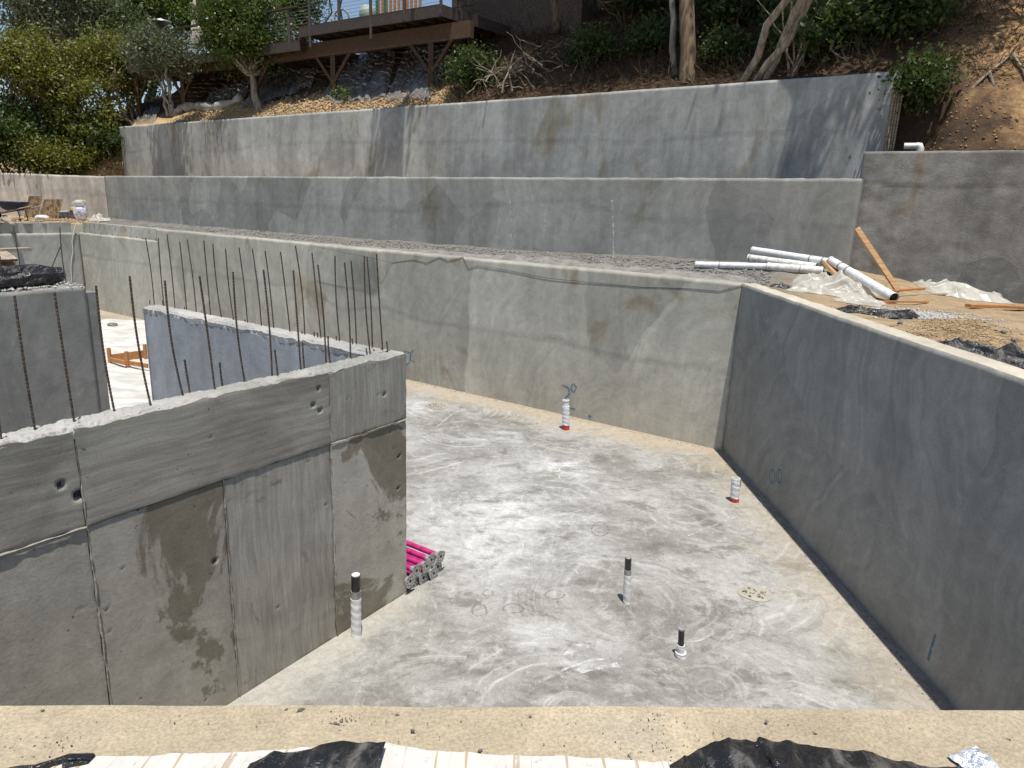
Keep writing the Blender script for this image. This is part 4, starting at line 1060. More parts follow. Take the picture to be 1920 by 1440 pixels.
ledge_sheet('black_plastic', 'broad crumpled black plastic on the ledge at lower right', 'black plastic', [(1255, 1438, .01), (1310, 1405, .03), (1335, 1391, .05), (1370, 1388, .06), (1398, 1387, .06), (1416, 1401, .045), (1421, 1382, .07), (1445, 1389, .06), (1490, 1394, .055), (1550, 1404, .05), (1620, 1412, .04), (1680, 1430, .02), (1740, 1436, .012), (1800, 1438, .01)], M['plastic_b'], seed=317, lift=.02, fold=.022)
ledge_sheet('black_plastic', 'thin black plastic edge at lower left corner of the ledge', 'black plastic', [(20, 1439, .008), (70, 1431, .01), (130, 1415, .012), (178, 1411, .012), (182, 1419, .008), (130, 1428, .008)], M['plastic_b'], seed=319, lift=.004, fold=.004, down=.05)
c = atz(1828, 1428, 2.955)
crumple('foil_scrap', 'crumpled silver foil scrap on the ledge at lower right', 'foil', (c[0], c[1] - .01), (.13, .12), .3, .035, 331, M['foil'], lambda X, Y: 2.952 + 0 * np.asarray(X), 26, .4, 3.2, sag=.004)
for (px, py, s, w_) in ((774, 1369, .008, 'biggest one right of the black fold'), (900, 1407, .007, 'touching the middle striped sack'), (994, 1341, .006, 'at the inner edge near the centre'), (640, 1352, .006, 'among the grit above the black fold'), (536, 1330, .006, 'at the inner edge left of the grit patch'), (1232, 1340, .005, 'in the grit right of centre'), (80, 1332, .006, 'leftmost near the inner edge'), (1437, 1353, .005, 'above the broad right-hand black plastic'), (335, 1416, .006, 'on the left striped sack edge'), (1180, 1417, .006, 'at the right end of the middle sack')):
    c = atz(px, py, 2.955)
    tag(stones_mesh('stone', [c], [s], M['stone'], None, tuple(c)), 'grey stone chip on the foreground ledge, ' + w_, 'stone', 'loose stones on the foreground ledge')
P = []
for px, py, sx, sy, n in ((630, 1350, 40, 12, 45), (1232, 1345, 14, 14, 40), (1240, 1400, 40, 14, 30), (960, 1380, 500, 22, 70), (1400, 1350, 250, 20, 25), (100, 1400, 60, 14, 40)):
    for _ in range(n):
        x, y = rng.normal(px, sx), rng.normal(py, sy)
        if 1334 < y < 1436: P.append(atz(x, y, 2.955))
tag(stones_mesh('grit', np.array(P), rng.uniform(.0009, .003, len(P)), M['gravel_d']), 'dark grit scattered over the tan foreground ledge', 'grit', None, 'stuff')

# ------------------------------------------------------------------ far left: things on the terrace
zl = 3.07
def board_lean(label, pxs, y0, y1, seed):
    a = atz(pxs[0], y1, zl); b = atz(pxs[1], y1, zl); c = facing(pxs[2], y0, a + np.array([0, .55, 0])); d = facing(pxs[3], y0, b + np.array([0, .55, 0]))
    b_ = MB(); n = np.cross(b - a, c - a); n = n / np.linalg.norm(n) * .02
    V = [a, b, d, c, a + n, b + n, d + n, c + n]
    b_.add(V, [(0, 1, 2, 3), (7, 6, 5, 4), (0, 4, 5, 1), (1, 5, 6, 2), (2, 6, 7, 3), (3, 7, 4, 0)])
    return tag(b_.build('plywood_board', M['ply'], None, tuple(a)), label, 'board', 'boards leaning on the far left wall')
board_lean('dirty plywood board leaning next to the wheelbarrow', (44, 71, 54, 79), 368, 409, 1)
board_lean('brown plywood board leaning in the middle of the far left wall', (72, 110, 83, 118), 374, 410, 2)
# wheelbarrow
c = atz(30, 413, zl)
t = thing('wheelbarrow', 'dark navy wheelbarrow standing at the far left edge', 'wheelbarrow', c)
s = 22.0 / 1300 * 0 + np.linalg.norm(c[:2]) / 1300
rows = []
for z_, a_, b_ in ((.36, .28, .2), (.42, .36, .26), (.66, .5, .34), (.68, .5, .34), (.64, .47, .31), (.45, .33, .23)):
    th_ = np.arange(20) * 6.283 / 20; e = .6
    rows.append(np.stack([np.sign(np.cos(th_)) * abs(np.cos(th_)) ** e * a_ - .12 * (z_ > .5) * (np.cos(th_) < 0), np.sign(np.sin(th_)) * abs(np.sin(th_)) ** e * b_, np.full(20, z_)], -1))
mb = MB(); mb.grid(np.array(rows), 0, True, True); mb.add(rows[-1], [tuple(range(20))]); mb.add(rows[0], [tuple(range(19, -1, -1))])
mb.build('tray', M['barrow'], t)
for sy in (-.2, .2):
    MB().tube([(-.75, sy * .4, .2), (-.1, sy, .34), (.9, sy * 1.4, .56)], .02, 8).build('handle', M['wood_grey'], t)
    MB().tube([(.25, sy, .38), (.32, sy, .0), (.2, sy, .0)], .016, 8).build('leg', M['black'], t)
mb = MB(); th_ = np.linspace(0, 6.283, 20); mb.tube(np.stack([-.72 + .15 * np.cos(th_), 0 * th_, .19 + .15 * np.sin(th_)], -1), .045, 8, cap=False); mb.build('wheel', M['black'], t)
# lilac bag with a bundle on it
c = atz(153, 413, zl)
def blob(name, c, size, seed, mat, parent=None, n=18, rough=.25, origin=None):
    th_ = np.linspace(0, 2 * math.pi, n, endpoint=False); rows = []
    for i, f in enumerate(np.linspace(0.02, .98, 12)):
        ph = f * math.pi; r = math.sin(ph) ** .55; z = (1 - math.cos(ph)) / 2
        k = 1 + rough * fbm(np.cos(th_) * 1.4 + seed, np.sin(th_) * 1.4 + z * 2.3, seed, 4)
        rows.append(np.stack([c[0] + np.cos(th_) * r * size[0] / 2 * k, c[1] + np.sin(th_) * r * size[1] / 2 * k, c[2] + z * size[2] + .04 * size[2] * fbm(np.cos(th_) * 3, np.sin(th_) * 3 + z, seed + 2, 2)], -1))
    b = MB().grid(np.array(rows)[:, ::-1], 0, False, True); b.add(rows[0], [tuple(range(n))]); b.add(rows[-1], [tuple(range(n))])
    return b.build(name, mat, parent, origin)
t = thing('cement_bag', 'lilac and white printed bag standing upright by the far left wall', 'bag', c)
blob('bag_body', (0, 0, 0), (.52, .4, .62), 401, M['bag'], t); blob('folded_top', (.03, 0, .55), (.5, .36, .25), 403, M['plastic_w'], t, rough=.6); blob('yellow_label', (-.24, -.1, .35), (.14, .12, .16), 405, M['yellow'], t)
c = atz(128, 410, zl)
t = thing('tool_case', 'dark tool case with white lid lying left of the lilac bag', 'tool case', c)
MB().box((0, 0, .13), (.72, .4, .26)).build('case', M['box_d'], t); MB().box((-.1, 0, .29), (.4, .34, .05)).build('lid', M['pvc_worn'], t); MB().box((.25, 0, .31), (.16, .2, .09)).build('latch_box', M['black'], t)
c = atz(190, 416, 3.08)
crumple('plastic_sheet', 'white plastic scrap draped over the corner of the far left pit wall', 'plastic sheet', c[:2], (.8, .7), .2, .42, 411, M['plastic_w'], lambda X, Y: 3.12 + 0 * np.asarray(X), 30, .4, 1.6)
for k, (a, b, l) in enumerate((((0, 408), (24, 420), 'long'), ((-6, 413), (30, 418), 'middle'), ((4, 402), (20, 414), 'short'))):
    plank(l + ' weathered plank in the pile in front of the wheelbarrow', a, b, 3.14 + .05 * k, 3.1, .14, .04, M['wood_grey'], 'plank', 'lumber', 'planks by the wheelbarrow')
plank('pale plank lying on soil below the brown leaning board', (60, 416), (108, 413), 3.1, 3.1, .12, .04, M['wood_grey'])
blob('rag_bundle', (*atz(80, 413, zl)[:2], zl), (.55, .3, .2), 421, M['pvc_worn'], None, origin=tuple(atz(80, 413, zl)))
tag(bpy.data.objects['rag_bundle'], 'pale rag bundle lying below the leaning boards', 'rags')
P = np.array([atz(rng.uniform(-20, 200), rng.uniform(407, 418), 3.08) for _ in range(500)])
tag(stones_mesh('gravel', P, rng.uniform(.02, .07, 500), M['clod']), 'loose soil clods on the far left terrace edge', 'gravel', None, 'stuff')

# ------------------------------------------------------------------ on the left block: lumber, black bundle
zg = ZF + .02
n_ = 50; f = np.linspace(0, 1, n_); a0 = wg.L - 5.2; a1 = wg.L - .15
rows = []
for i in range(n_):
    s = a0 + (a1 - a0) * f[i]; th_ = np.arange(18) * 6.283 / 18
    R_ = .14 + .05 * math.sin(f[i] * 9) + .03 * fbm(f[i] * 12, 0., 431, 3)
    R_ *= (1 - .35 * sstep(.9, 1, f[i]))
    k = 1 + .6 * fbm(np.cos(th_) * 1.7 + f[i] * 3, np.sin(th_) * 1.7 + f[i] * 6, 433, 4)
    pts = [w_ for w_ in (wg.P(s, zg + .16 + R_ * kk * math.sin(a) * .9, -.42 + R_ * kk * 1.5 * math.cos(a)) for a, kk in zip(th_, k))]
    rows.append(pts)
rows = np.array(rows); b = MB().grid(rows, 0, False, True); b.add(rows[0], [tuple(range(18))]); b.add(rows[-1], [tuple(range(18))])
tag(b.build('black_plastic', M['plastic_b'], None, tuple(rows[25].mean(0))), 'black plastic roll lying along the top of the dark left block', 'black plastic')
s_ = np.linspace(a0, a1 - .9, 150); pts = np.array([wg.P(q, zg + .40 + .02 * math.sin(q * 2), -.42) for q in s_])
tag(MB().tube(pts, .045 * (1 + .14 * (np.arange(150) % 2)), 10, smooth=False).build('corrugated_pipe', M['greytape'], None, tuple(pts[75])), 'grey corrugated pipe lying on the black plastic roll', 'pipe')
for k, (ds, dv, z_, L_, m_) in enumerate(((-1.9, .72, .44, 2.9, 'wood_grey'), (-1.7, .98, .50, 3.2, 'wood_grey'), (-2.0, .62, .30, 2.6, 'wood'), (-1.7, .85, .18, 2.6, 'wood'))):
    A = wg.P(wg.L + ds - L_ / 2, zg + z_, -dv); B = wg.P(wg.L + ds + L_ / 2 - .2, zg + z_ + (.0, .02, -.03, .02)[k], -dv - .12)
    b = MB(); b.beam(A, B, (.34, .2, .1, .2)[k], (.04, .05, .14, .3)[k], up=((.25, -.2, 1), (0, 0, 1), (0, 0, 1), (0, 0, 1))[k])
    tag(b.build('plank', M[m_], None, tuple((A + B) / 2)), ['weathered grey plank on the lumber pile above the left block', 'topmost grey plank of the lumber pile above the left block', 'brown plank low in the lumber pile above the left block', 'lowest brown plank of the lumber pile above the left block'][k], 'lumber', 'lumber piled on the left block')
A = facing(79, 518, wg.P(wg.L - 1.0, zg, -.6)); A = wg.P(wg.L - 1.05, zg, -.6); T_ = facing(76, 481, A); T_[2] = max(T_[2], zg + .6)
b = MB(); b.beam(A, np.array([A[0], A[1], T_[2]]), .12, .12, up=(1, .3, 0)); tag(b.build('timber_post', M['wood'], None, tuple(A)), 'short upright timber post beside the black plastic roll', 'post')
P = np.array([wg.P(rng.uniform(a0, wg.L), zg + .01, -abs(rng.normal(0, .35)) * .9) for _ in range(900)])
tag(stones_mesh('gravel', P, rng.uniform(.008, .03, 900), M['gravel_w']), 'broken concrete crumbs on top of the dark left block', 'gravel', None, 'stuff')

# ------------------------------------------------------------------ far floor: white sheet and a small timber form
q0, q1, q2, q3 = atz(120, 600, 0), atz(300, 602, 0), atz(330, 800, 0), atz(120, 800, 0)
n = 70; rows = []
for i in range(n):
    f = i / (n - 1); a = q0 * (1 - f) + q3 * f; b = q1 * (1 - f) + q2 * f
    gg = np.linspace(0, 1, n); pp = a + (b - a) * gg[:, None]
    pp[:, 2] = .012 + .05 * np.clip(1 - abs(fbm(pp[:, 0] * .7 + pp[:, 1] * .2, pp[:, 1] * 1.6, 441, 4)) * 3, 0, 1)
    rows.append(pp)
tag(MB().grid(np.array(rows)).build('white_sheet', M['white_fl'], None, tuple(atz(220, 690, 0))), 'wrinkled whitish sheet covering the far floor behind the left rebar', 'sheet')
A = atz(208, 680, 0)
t = thing('timber_form', 'small orange timber form box on the far white floor', 'formwork', A)
def fb_(a, b, h, w=.04, zb=0.0, nm='board'):
    p = atz(*a, 0) - A; q = atz(*b, 0) - A; bb = MB(); p[2] = q[2] = zb + h / 2; bb.beam(p, q, w, h); return bb.build(nm, M['wood_o'], t)
fb_((206, 684), (274, 674), .26); fb_((238, 690), (278, 697), .1, .05, .1); fb_((206, 684), (238, 692), .1, .05, .1)
for px, py in ((207, 684), (240, 691), (274, 676)):
    p = atz(px, py, 0) - A; MB().box((p[0], p[1], .22), (.07, .07, .44)).build('stake', M['wood_o'], t)
c = atz(211, 612, 0)
tag(blob('dark_rubble', (c[0], c[1], .0), (.35, .25, .12), 451, M['stone'], None, origin=tuple(c)), 'dark lump of rubble on the far white floor', 'rubble')

# ------------------------------------------------------------------ end of the top wall: rough formwork boards and drain pipe
for k, (px0, px1, y0, y1, dv) in enumerate(((1664, 1690, 172, 288, .15), (1690, 1703, 186, 288, .5))):
    a = ray_on_v(px0, y0, V1 + dv); b = ray_on_v(px1, y0, V1 + dv)
    L_ = abs(b[0] - a[0]); cx = (a + b) / 2
    bb = MB(); bb.box((cx[0], cx[1], (a[2] + 4.6) / 2), (L_, .3, a[2] - 4.6))
    for q in range(4):
        bb.box((cx[0] - L_ / 2 + L_ * (q + .5) / 4, cx[1] - .165, (a[2] + 4.6) / 2), (L_ / 4 - .02, .04, a[2] - 4.6 - random.uniform(.05, .2)))
    tag(bb.build('lagging_board', M['wood_grey'], None, (cx[0], cx[1], 4.6)), ('tall weathered lagging stack at the right end of the top wall', 'shorter lagging stack beside the drain pipe at right')[k], 'boards')
e = ray_on_v(1695, 274, V1 - .4); e2 = facing(1722, 274, e)
t = thing('drain_pipe', 'white drain pipe elbow poking out above the rough right wall', 'pipe', e)
MB().tube([(0, 0, 0), e2 - e], .065, 14).build('pipe', M['pvc'], t)
MB().tube([e2 - e - (e2 - e) * .12, (e2 - e) * 1.08, (e2 - e) * 1.16 + np.array([0, 0, -.05]), (e2 - e) * 1.16 + np.array([0, 0, -.16])], .075, 14).build('elbow', M['pvc'], t)

# ------------------------------------------------------------------ deck and house
VD = V1 + .85
def dk(px, py, v=VD): return ray_on_v(px, py, v)
rdk = dk(828, 33); zd = rdk[2]; uR = touv(rdk[0], rdk[1])[0]
ldk = dk(240, 140); uL = touv(ldk[0], ldk[1])[0]
def uvz(u, v, z): p = uv(u, v); return np.array([p[0], p[1], z])
DZ = zd + .05
t = thing('wooden_deck', 'brown wooden deck on posts with cable railing above the top wall', 'deck', uvz(uR, VD, hz(*uv(uR, VD))))
org = np.array(t.location)
def dpart(name, mat, A, B, w, h, par=t, up=(0, 0, 1)):
    b = MB(); b.beam(np.asarray(A) - org, np.asarray(B) - org, w, h, up); return b.build(name, mat, par)
# the deck steps down toward the left: heights from the fascia line
def fz(px, py): return dk(px, py)[2]
zl_ = fz(368, 121); zm = fz(560, 76); zr2 = fz(826, 20)
um = touv(*dk(562, 80)[:2])[0]
segs = [(uR, um, zr2), (um, uL, (zl_ + zm) / 2 - .1)]
zt = [zr2, fz(540, 88)]
for (ua, ub, _), z in zip(segs, zt):
    dpart('fascia', M['deck'], uvz(ua, VD, z), uvz(ub, VD, z), .06, .34)
    nb = 12
    for k in range(nb):
        v = VD + .12 + k * .32
        dpart('deck_board', M['deck'], uvz(ua, v, z + .17), uvz(ub, v, z + .17), .3, .04)
    for k, uu in enumerate(np.arange(min(ua, ub) + .3, max(ua, ub), .62)):
        dpart('joist', M['beam'], uvz(uu, VD + .04, z - .02), uvz(uu, VD + 4, z - .02), .05, .28)
dpart('side_fascia', M['deck'], uvz(uR, VD - .03, zr2), uvz(uR - .4, VD + 3.8, zr2), .06, .34)
VB = VD + .55
zb_r = ray_on_v(885, 45, VB)[2] - .15; ub_r = touv(*ray_on_v(885, 45, VB)[:2])[0]; ub_l = touv(*ray_on_v(238, 160, VB)[:2])[0]; zb_l = ray_on_v(345, 132, VB)[2] + .05
dpart('main_beam', M['beam'], uvz(ub_r, VB, min(zb_r, zr2 - .42)), uvz(ub_l, VB, zb_l), .2, .5)
posts = [(808, 150), (626, 165), (346, 195), (480, 170), (262, 205)]
for k, (px, py) in enumerate(posts):
    bp = ray_on_v(px, py, VB); uu = touv(*bp[:2])[0]; zg_ = float(hill(uu, VB)) - .3
    f_ = (uu - ub_r) / (ub_l - ub_r); ztop = min(zb_r, zr2 - .42) * (1 - f_) + zb_l * f_ - .1
    dpart('post', M['beam'], uvz(uu, VB, zg_), uvz(uu, VB, ztop), .18, .18, up=(1, 0, 0))
    for sg in (-1, 1):
        dpart('knee_brace', M['beam'], uvz(uu + sg * .05, VB - .02, ztop - 1.05), uvz(uu + sg * .95, VB - .02, ztop - .08), .1, .12, up=(0, 1, 0))
for (ua, ub, n_), z in zip(((uR, um, 5), (um, uL, 6)), zt):
    for k in range(n_):
        uu = ua + (ub - ua) * (k + (.02 if n_ == 5 else .25)) / (n_ - .6)
        dpart('rail_post', M['deck'], uvz(uu, VD, z + (-.55 if k in (2, 4) and n_ == 5 else -.1)), uvz(uu, VD, z + 1.3), .09, .09, up=(1, 0, 0))
    dpart('top_rail', M['deck'], uvz(ua, VD, z + 1.3), uvz(ub, VD, z + 1.3), .14, .05)
    for q in range(9):
        zc = z + .27 + q * .11
        b = MB(); b.tube([uvz(ua, VD, zc) - org, uvz((ua + ub) / 2, VD, zc - .005) - org, uvz(ub, VD, zc) - org], .006, 5); b.build('railing_cable', M['cable'], t)
# house wall at the right end of the deck
t2 = thing('house', 'dark timber-sided house corner behind the right end of the deck', 'house', uvz(uR - 3, VD + 4, 9.5)); o2_ = np.array(t2.location)
for k in range(16):
    z = zr2 - .2 + k * .22
    b = MB(); b.beam(uvz(uR + 2.2, VD + 3.2, z) - o2_, uvz(uR - 3.2, VD + 3.5, z) - o2_, .05, .205); b.build('siding_board', M['siding'], t2)
b = MB(); b.box((0, 0, 0), (1, 1, 1)); b.v[0] = np.array([uvz(uR + 2.2 - 5.4 * i, VD + 3.26 + 4 * j, zr2 - .4 + 3.8 * k) - o2_ for i in (0, 1) for j in (0, 1) for k in (0, 1)]); b.build('wall', M['siding'], t2)
# things on the deck
def deck_pt(px, py, v): return ray_on_v(px, py, v)
z2 = zt[1] + .19; z1 = zr2 + .19
p = deck_pt(369, 60, VD + 1.2); p[2] = z2
t = thing('patio_umbrella', 'closed beige patio umbrella on the left part of the deck', 'umbrella', p)
n = 16; rows = []
for z, r in ((.75, .26), (.8, .27), (1.4, .2), (2.0, .12), (2.25, .09), (2.32, .15), (2.5, .05), (2.6, .01)):
    th_ = np.arange(n * 2) * 6.283 / (n * 2); rows.append(np.stack([r * (1 + .22 * np.cos(8 * th_)) * np.cos(th_), r * (1 + .22 * np.cos(8 * th_)) * np.sin(th_), np.full(n * 2, z)], -1))
MB().grid(np.array(rows), 0, True, True).build('canopy', M['umbrella'], t); MB().tube([(0, 0, 0), (0, 0, 2.6)], .025, 8).build('pole', M['black'], t); MB().tube([(0, 0, 0), (0, 0, .08)], .3, 16).build('base', M['black'], t)
p = deck_pt(304, 60, VD + 2.2); p[2] = z2 + .1
t = thing('patio_heater', 'steel mushroom patio heater rising behind the left shrubs', 'heater', p)
MB().tube([(0, 0, 0), (0, 0, 1.9)], .035, 10).build('pole', M['heater'], t); MB().tube([(0, 0, 0), (0, 0, .75)], .2, 16).build('tank_cover', M['black'], t); MB().tube([(0, 0, 1.85), (0, 0, 2.2)], .14, 14).build('burner', M['black'], t)
MB().tube([(0, 0, 2.22), (0, 0, 2.27), (0, 0, 2.36)], [.46, .44, .05], 24).build('reflector', M['heater'], t)
p = deck_pt(287, 60, VD + 2.4); p[2] = z2
t = thing('closed_parasol', 'narrow closed navy parasol next to the patio heater', 'umbrella', p)
MB().tube([(0, 0, .9), (0, 0, 1.4), (0, 0, 2.2)], [.16, .13, .05], 10).build('canopy', M['navy'], t); MB().tube([(0, 0, 0), (0, 0, 2.3)], .02, 8).build('pole', M['black'], t)
p = deck_pt(215, 62, VD + 2.0); p[2] += -.3
t = thing('parasol_canopy', 'open tan parasol top among the left trees', 'umbrella', p)
rows = []
for r, z in ((.95, -.03), (.93, .0), (.25, .22), (.22, .28), (.02, .36)):
    th_ = np.arange(8) * 6.283 / 8; rows.append(np.stack([r * np.cos(th_), r * np.sin(th_), np.full(8, z)], -1))
MB().grid(np.array(rows), 0, False, True).build('canopy', M['umbrella'], t); MB().tube([(0, 0, -2), (0, 0, .3)], .03, 8).build('pole', M['black'], t)
p = deck_pt(628, 38, VD + .7); p[2] = z1
t = thing('exercise_bike', 'dark exercise bike standing behind the cable railing', 'bike', p)
MB().tube([(-.5, 0, .05), (.5, 0, .05)], .03, 8).build('base', M['black'], t)
MB().tube([(-.45, 0, .05), (-.1, 0, .5), (-.2, 0, 1.0)], .03, 8).build('seat_post', M['black'], t); MB().tube([(.3, 0, .05), (.2, 0, .7), (.35, 0, 1.25)], .03, 8).build('front_post', M['black'], t)
MB().tube([(.3, -.25, 1.25), (.4, -.1, 1.3), (.4, .1, 1.3), (.3, .25, 1.25)], .02, 8).build('handlebar', M['black'], t); th_ = np.linspace(0, 6.283, 24)
MB().tube(np.stack([.25 + .26 * np.cos(th_), 0 * th_, .36 + .26 * np.sin(th_)], -1), .035, 8, cap=False).build('flywheel', M['greytape'], t); MB().box((-.22, 0, 1.03), (.28, .16, .07)).build('saddle', M['black'], t)
p = deck_pt(690, 27, VD + .9); p[2] = z1
tag(blob('exercise_ball', (p[0], p[1], p[2]), (.62, .62, .62), 461, M['ball'], None, 28, 0, tuple(p)), 'pale green exercise ball on the deck', 'ball')
for k, px in enumerate((707, 722)):
    p = deck_pt(px, 20, VD + .8); p[2] = z1
    tag(MB().tube([p, p + np.array([0, 0, 1.9])], .05, 10).build('green_post', M['green_p'], None, tuple(p)), ('left', 'right')[k] + ' one of two green painted posts on the deck', 'post', 'green posts on the deck')
p = deck_pt(748, 18, VD + 1.6); p[2] = z1
t = thing('slatted_screen', 'orange wooden slat screen behind the green posts', 'screen', p)
dd = np.array([TU[0], TU[1], 0])
for k in range(11):
    MB().box((dd * (k - 5) * .2) + np.array([0, 0, .85]), (.1, .04, 1.7)).build('slat', M['wood_o'], t)
b = MB(); b.beam(-dd * 1.15 + np.array([0, .05, 1.5]), dd * 1.15 + np.array([0, .05, 1.5]), .05, .08); b.build('cross_rail', M['wood_o'], t)

# ------------------------------------------------------------------ plastic sheets on the slope below the deck
def slope_sheet(label, quad, seed, mat, folds=9, lift=.05, n=70, bulge=0.0):
    """quad of pixels: top-left, top-right, bottom-right, bottom-left on the hill"""
    Q = [on_hill(*q) for q in quad]; rows = []
    for i in range(n):
        f = i / (n - 1); a = Q[0] * (1 - f) + Q[3] * f; b = Q[1] * (1 - f) + Q[2] * f
        gk = np.linspace(0, 1, n); p = a + (b - a) * gk[:, None]
        e = .12 * fbm(gk * 5, gk * 0 + f * 3, seed, 3)
        p[:, 0] += e * TU[0]; p[:, 1] += e * TU[1]
        u_, v_ = touv(p[:, 0], p[:, 1])
        rid = np.clip(1 - abs(fbm(gk * folds + .6 * fbm(gk * 3, f * 2 + gk * 0, seed + 4, 2), gk * 0 + f * 1.1, seed + 2, 3)) * 2.6, 0, 1)
        p[:, 2] = hill(u_, v_) + lift + .13 * rid + bulge * math.sin(math.pi * f) * np.sin(math.pi * gk)
        rows.append(p)
    return tag(MB().grid(np.array(rows), 0, False).build('plastic_sheet', mat, None, tuple(Q[3])), label, 'plastic sheet')
slope_sheet('long clear plastic sheet on the slope left of the deck post', (( 660, 100), (745, 95), (722, 188), (602, 190)), 501, M['plastic_c'])
slope_sheet('clear plastic sheet draped down to the top wall in the middle', ((760, 95), (870, 80), (800, 192), (722, 196)), 503, M['plastic_c'])
slope_sheet('clear plastic sheet stretched behind the glossy-leaved tree', ((520, 125), (600, 120), (585, 165), (450, 208)), 505, M['plastic_c'])
slope_sheet('grey plastic sheet at the left end of the dug slope', ((395, 165), (470, 158), (460, 185), (385, 200)), 507, M['plastic_c'])
slope_sheet('small grey plastic at the left end of the top wall', ((262, 205), (300, 203), (290, 232), (255, 234)), 509, M['plastic_c'], bulge=.1)
# rolled white plastic tube on the soil
pts = np.array([on_hill(*q) for q in ((326, 216), (345, 208), (368, 204), (385, 206), (408, 206), (430, 200), (455, 188))]); pts[:, 2] += .12
q = np.linspace(0, len(pts) - 1, 60); pts = np.stack([np.interp(q, np.arange(len(pts)), pts[:, i]) for i in range(3)], 1)
rr = .2 * (1 - .45 * abs(np.sin(q * 1.9 + 1)) ** 6) * (1 + .25 * fbm(q * 3, q * 0, 511, 3)); rr[0] = .05; rr[-1] = .05
b = MB().tube(pts, rr, 16, smooth=False)
tag(b.build('plastic_sheet', M['plastic_w'], None, tuple(pts[30])), 'rolled white plastic lying on the dug soil above the top wall', 'plastic sheet')
# soil clods above wall
P = []
for _ in range(4200):
    u = rng.uniform(12.5, uL1 - 4); v = V1 + .35 + abs(rng.normal(0, .6)); p = uv(u, v); P.append((p[0], p[1], float(hill(u, v)) + .02))
tag(stones_mesh('soil_clods', np.array(P), rng.uniform(.02, .075, len(P)), M['clod']), 'loose tan clods of dug soil along the top wall', 'soil', None, 'stuff')

# ------------------------------------------------------------------ vegetation
def leaves(P, size, seed, aspect=.5, droop=.3):
    r = np.random.default_rng(seed); n = len(P)
    d = r.normal(0, 1, (n, 3)); d[:, 2] -= droop; d /= np.linalg.norm(d, axis=1)[:, None]
    w = np.cross(d, r.normal(0, 1, (n, 3))); w /= np.linalg.norm(w, axis=1)[:, None] + 1e-9
    s = (size * (r.uniform(.35, 1.0, n) ** .8 * 1.5))[:, None]
    return np.stack([P, P + d * s * .5 + w * s * aspect * .5, P + d * s, P + d * s * .5 - w * s * aspect * .5], 1)
def limb(A, B, r0, r1, seed, wob=.12, n=9):
    r = np.random.default_rng(seed); A = np.asarray(A, float); B = np.asarray(B, float); f = np.linspace(0, 1, n); L = np.linalg.norm(B - A)
    o = r.normal(0, 1, (n, 3)); o = np.cumsum(o, 0); o -= o[0] + (o[-1] - o[0]) * f[:, None]
    return A + (B - A) * f[:, None] + o * wob * L / 4, r0 + (r1 - r0) * f
def tree(name, label, cat, base, centre, radii, leafm, bark, nclump=60, per=120, lsize=.1, trunk_r=.1, stems=1, seed=1, fork=.45, clump=.35, group=None, aspect=.5, lower=.3, twigs=True, spread=.2, wob=.1):
    r = np.random.default_rng(seed); base = np.asarray(base, float); centre = np.asarray(centre, float); radii = np.asarray(radii, float)
    t = thing(name, label, cat, base, group)
    mb = MB(); ends = []
    for k in range(stems):
        b = base + np.array([r.normal(0, spread), r.normal(0, spread * .5), -.15]) * (stems > 1) + np.array([0, 0, -.1])
        tip = base + (centre - base) * (fork + .15) + np.array([r.normal(0, radii[0] * .35), r.normal(0, radii[1] * .3), r.normal(0, radii[2] * .15)]) * (stems > 1)
        pts, rr = limb(b, tip, trunk_r / math.sqrt(stems) * 1.25, trunk_r / math.sqrt(stems) * .7, seed * 13 + k, wob, 12)
        mb.tube(pts, rr, 9); ends.append(tip)
    cl = []
    while len(cl) < nclump:
        q = r.uniform(-1, 1, 3); rad = np.linalg.norm(q)
        if rad > 1 or rad < .25: continue
        if q[2] < -lower and r.random() < .6: continue
        f = 1 + .35 * float(fbm(q[0] * 1.5 + seed, q[1] * 1.5 + q[2] * 2.1, seed, 3))
        cl.append(centre + q * radii * f)
    cl = np.array(cl)
    for k in range(0, nclump, 3):
        e = ends[r.integers(len(ends))]; pts, rr = limb(e, cl[k], trunk_r * .45 / math.sqrt(stems) + .008, .008, seed * 31 + k, .16)
        mb.tube(pts, rr, 6)
    mb.build('trunk', bark, t, base)
    P = np.repeat(cl, per, 0); g_ = r.normal(0, 1, P.shape); g_ *= (clump * r.uniform(.5, 1.3, nclump).repeat(per))[:, None] * np.array([1, 1, .7]); P = P + g_
    quads_mesh('crown', leaves(P, lsize, seed + 5, aspect), leafm, t, base)
    return t
def px_tree(px, py_base, Y, py_c, px_c, rx_px, ry_px, **k):
    """tree by picture position: base and crown centre at distance Y"""
    c = aty(px_c, py_c, Y); b = aty(px, py_base, Y); s = Y / 1300
    return dict(base=b, centre=c, radii=(rx_px * s, rx_px * s * .9, ry_px * s), **k)
VG = 'shrubs and trees at the left end of the walls'
tree('olive_shrub', 'tall yellow-green shrub at the far left edge', 'shrub', **px_tree(95, 325, 33, 135, 62, 80, 75), leafm=M['leaf_olive'], bark=M['bark_b'], nclump=150, per=105, lsize=.14, trunk_r=.16, stems=6, seed=11, clump=.29, group=VG)
tree('olive_shrub', 'dark green low shrub at the far left above the beige wall', 'shrub', **px_tree(30, 330, 32.5, 262, 22, 75, 62), leafm=M['leaf_dark'], bark=M['bark_b'], nclump=120, per=130, lsize=.15, trunk_r=.1, stems=4, seed=12, clump=.38, group=VG)
tree('olive_shrub', 'olive shrub in the middle of the left thicket', 'shrub', **px_tree(130, 325, 33.5, 210, 140, 62, 80), leafm=M['leaf_olive'], bark=M['bark_b'], nclump=95, per=95, lsize=.13, trunk_r=.16, stems=7, seed=13, clump=.28, group=VG)
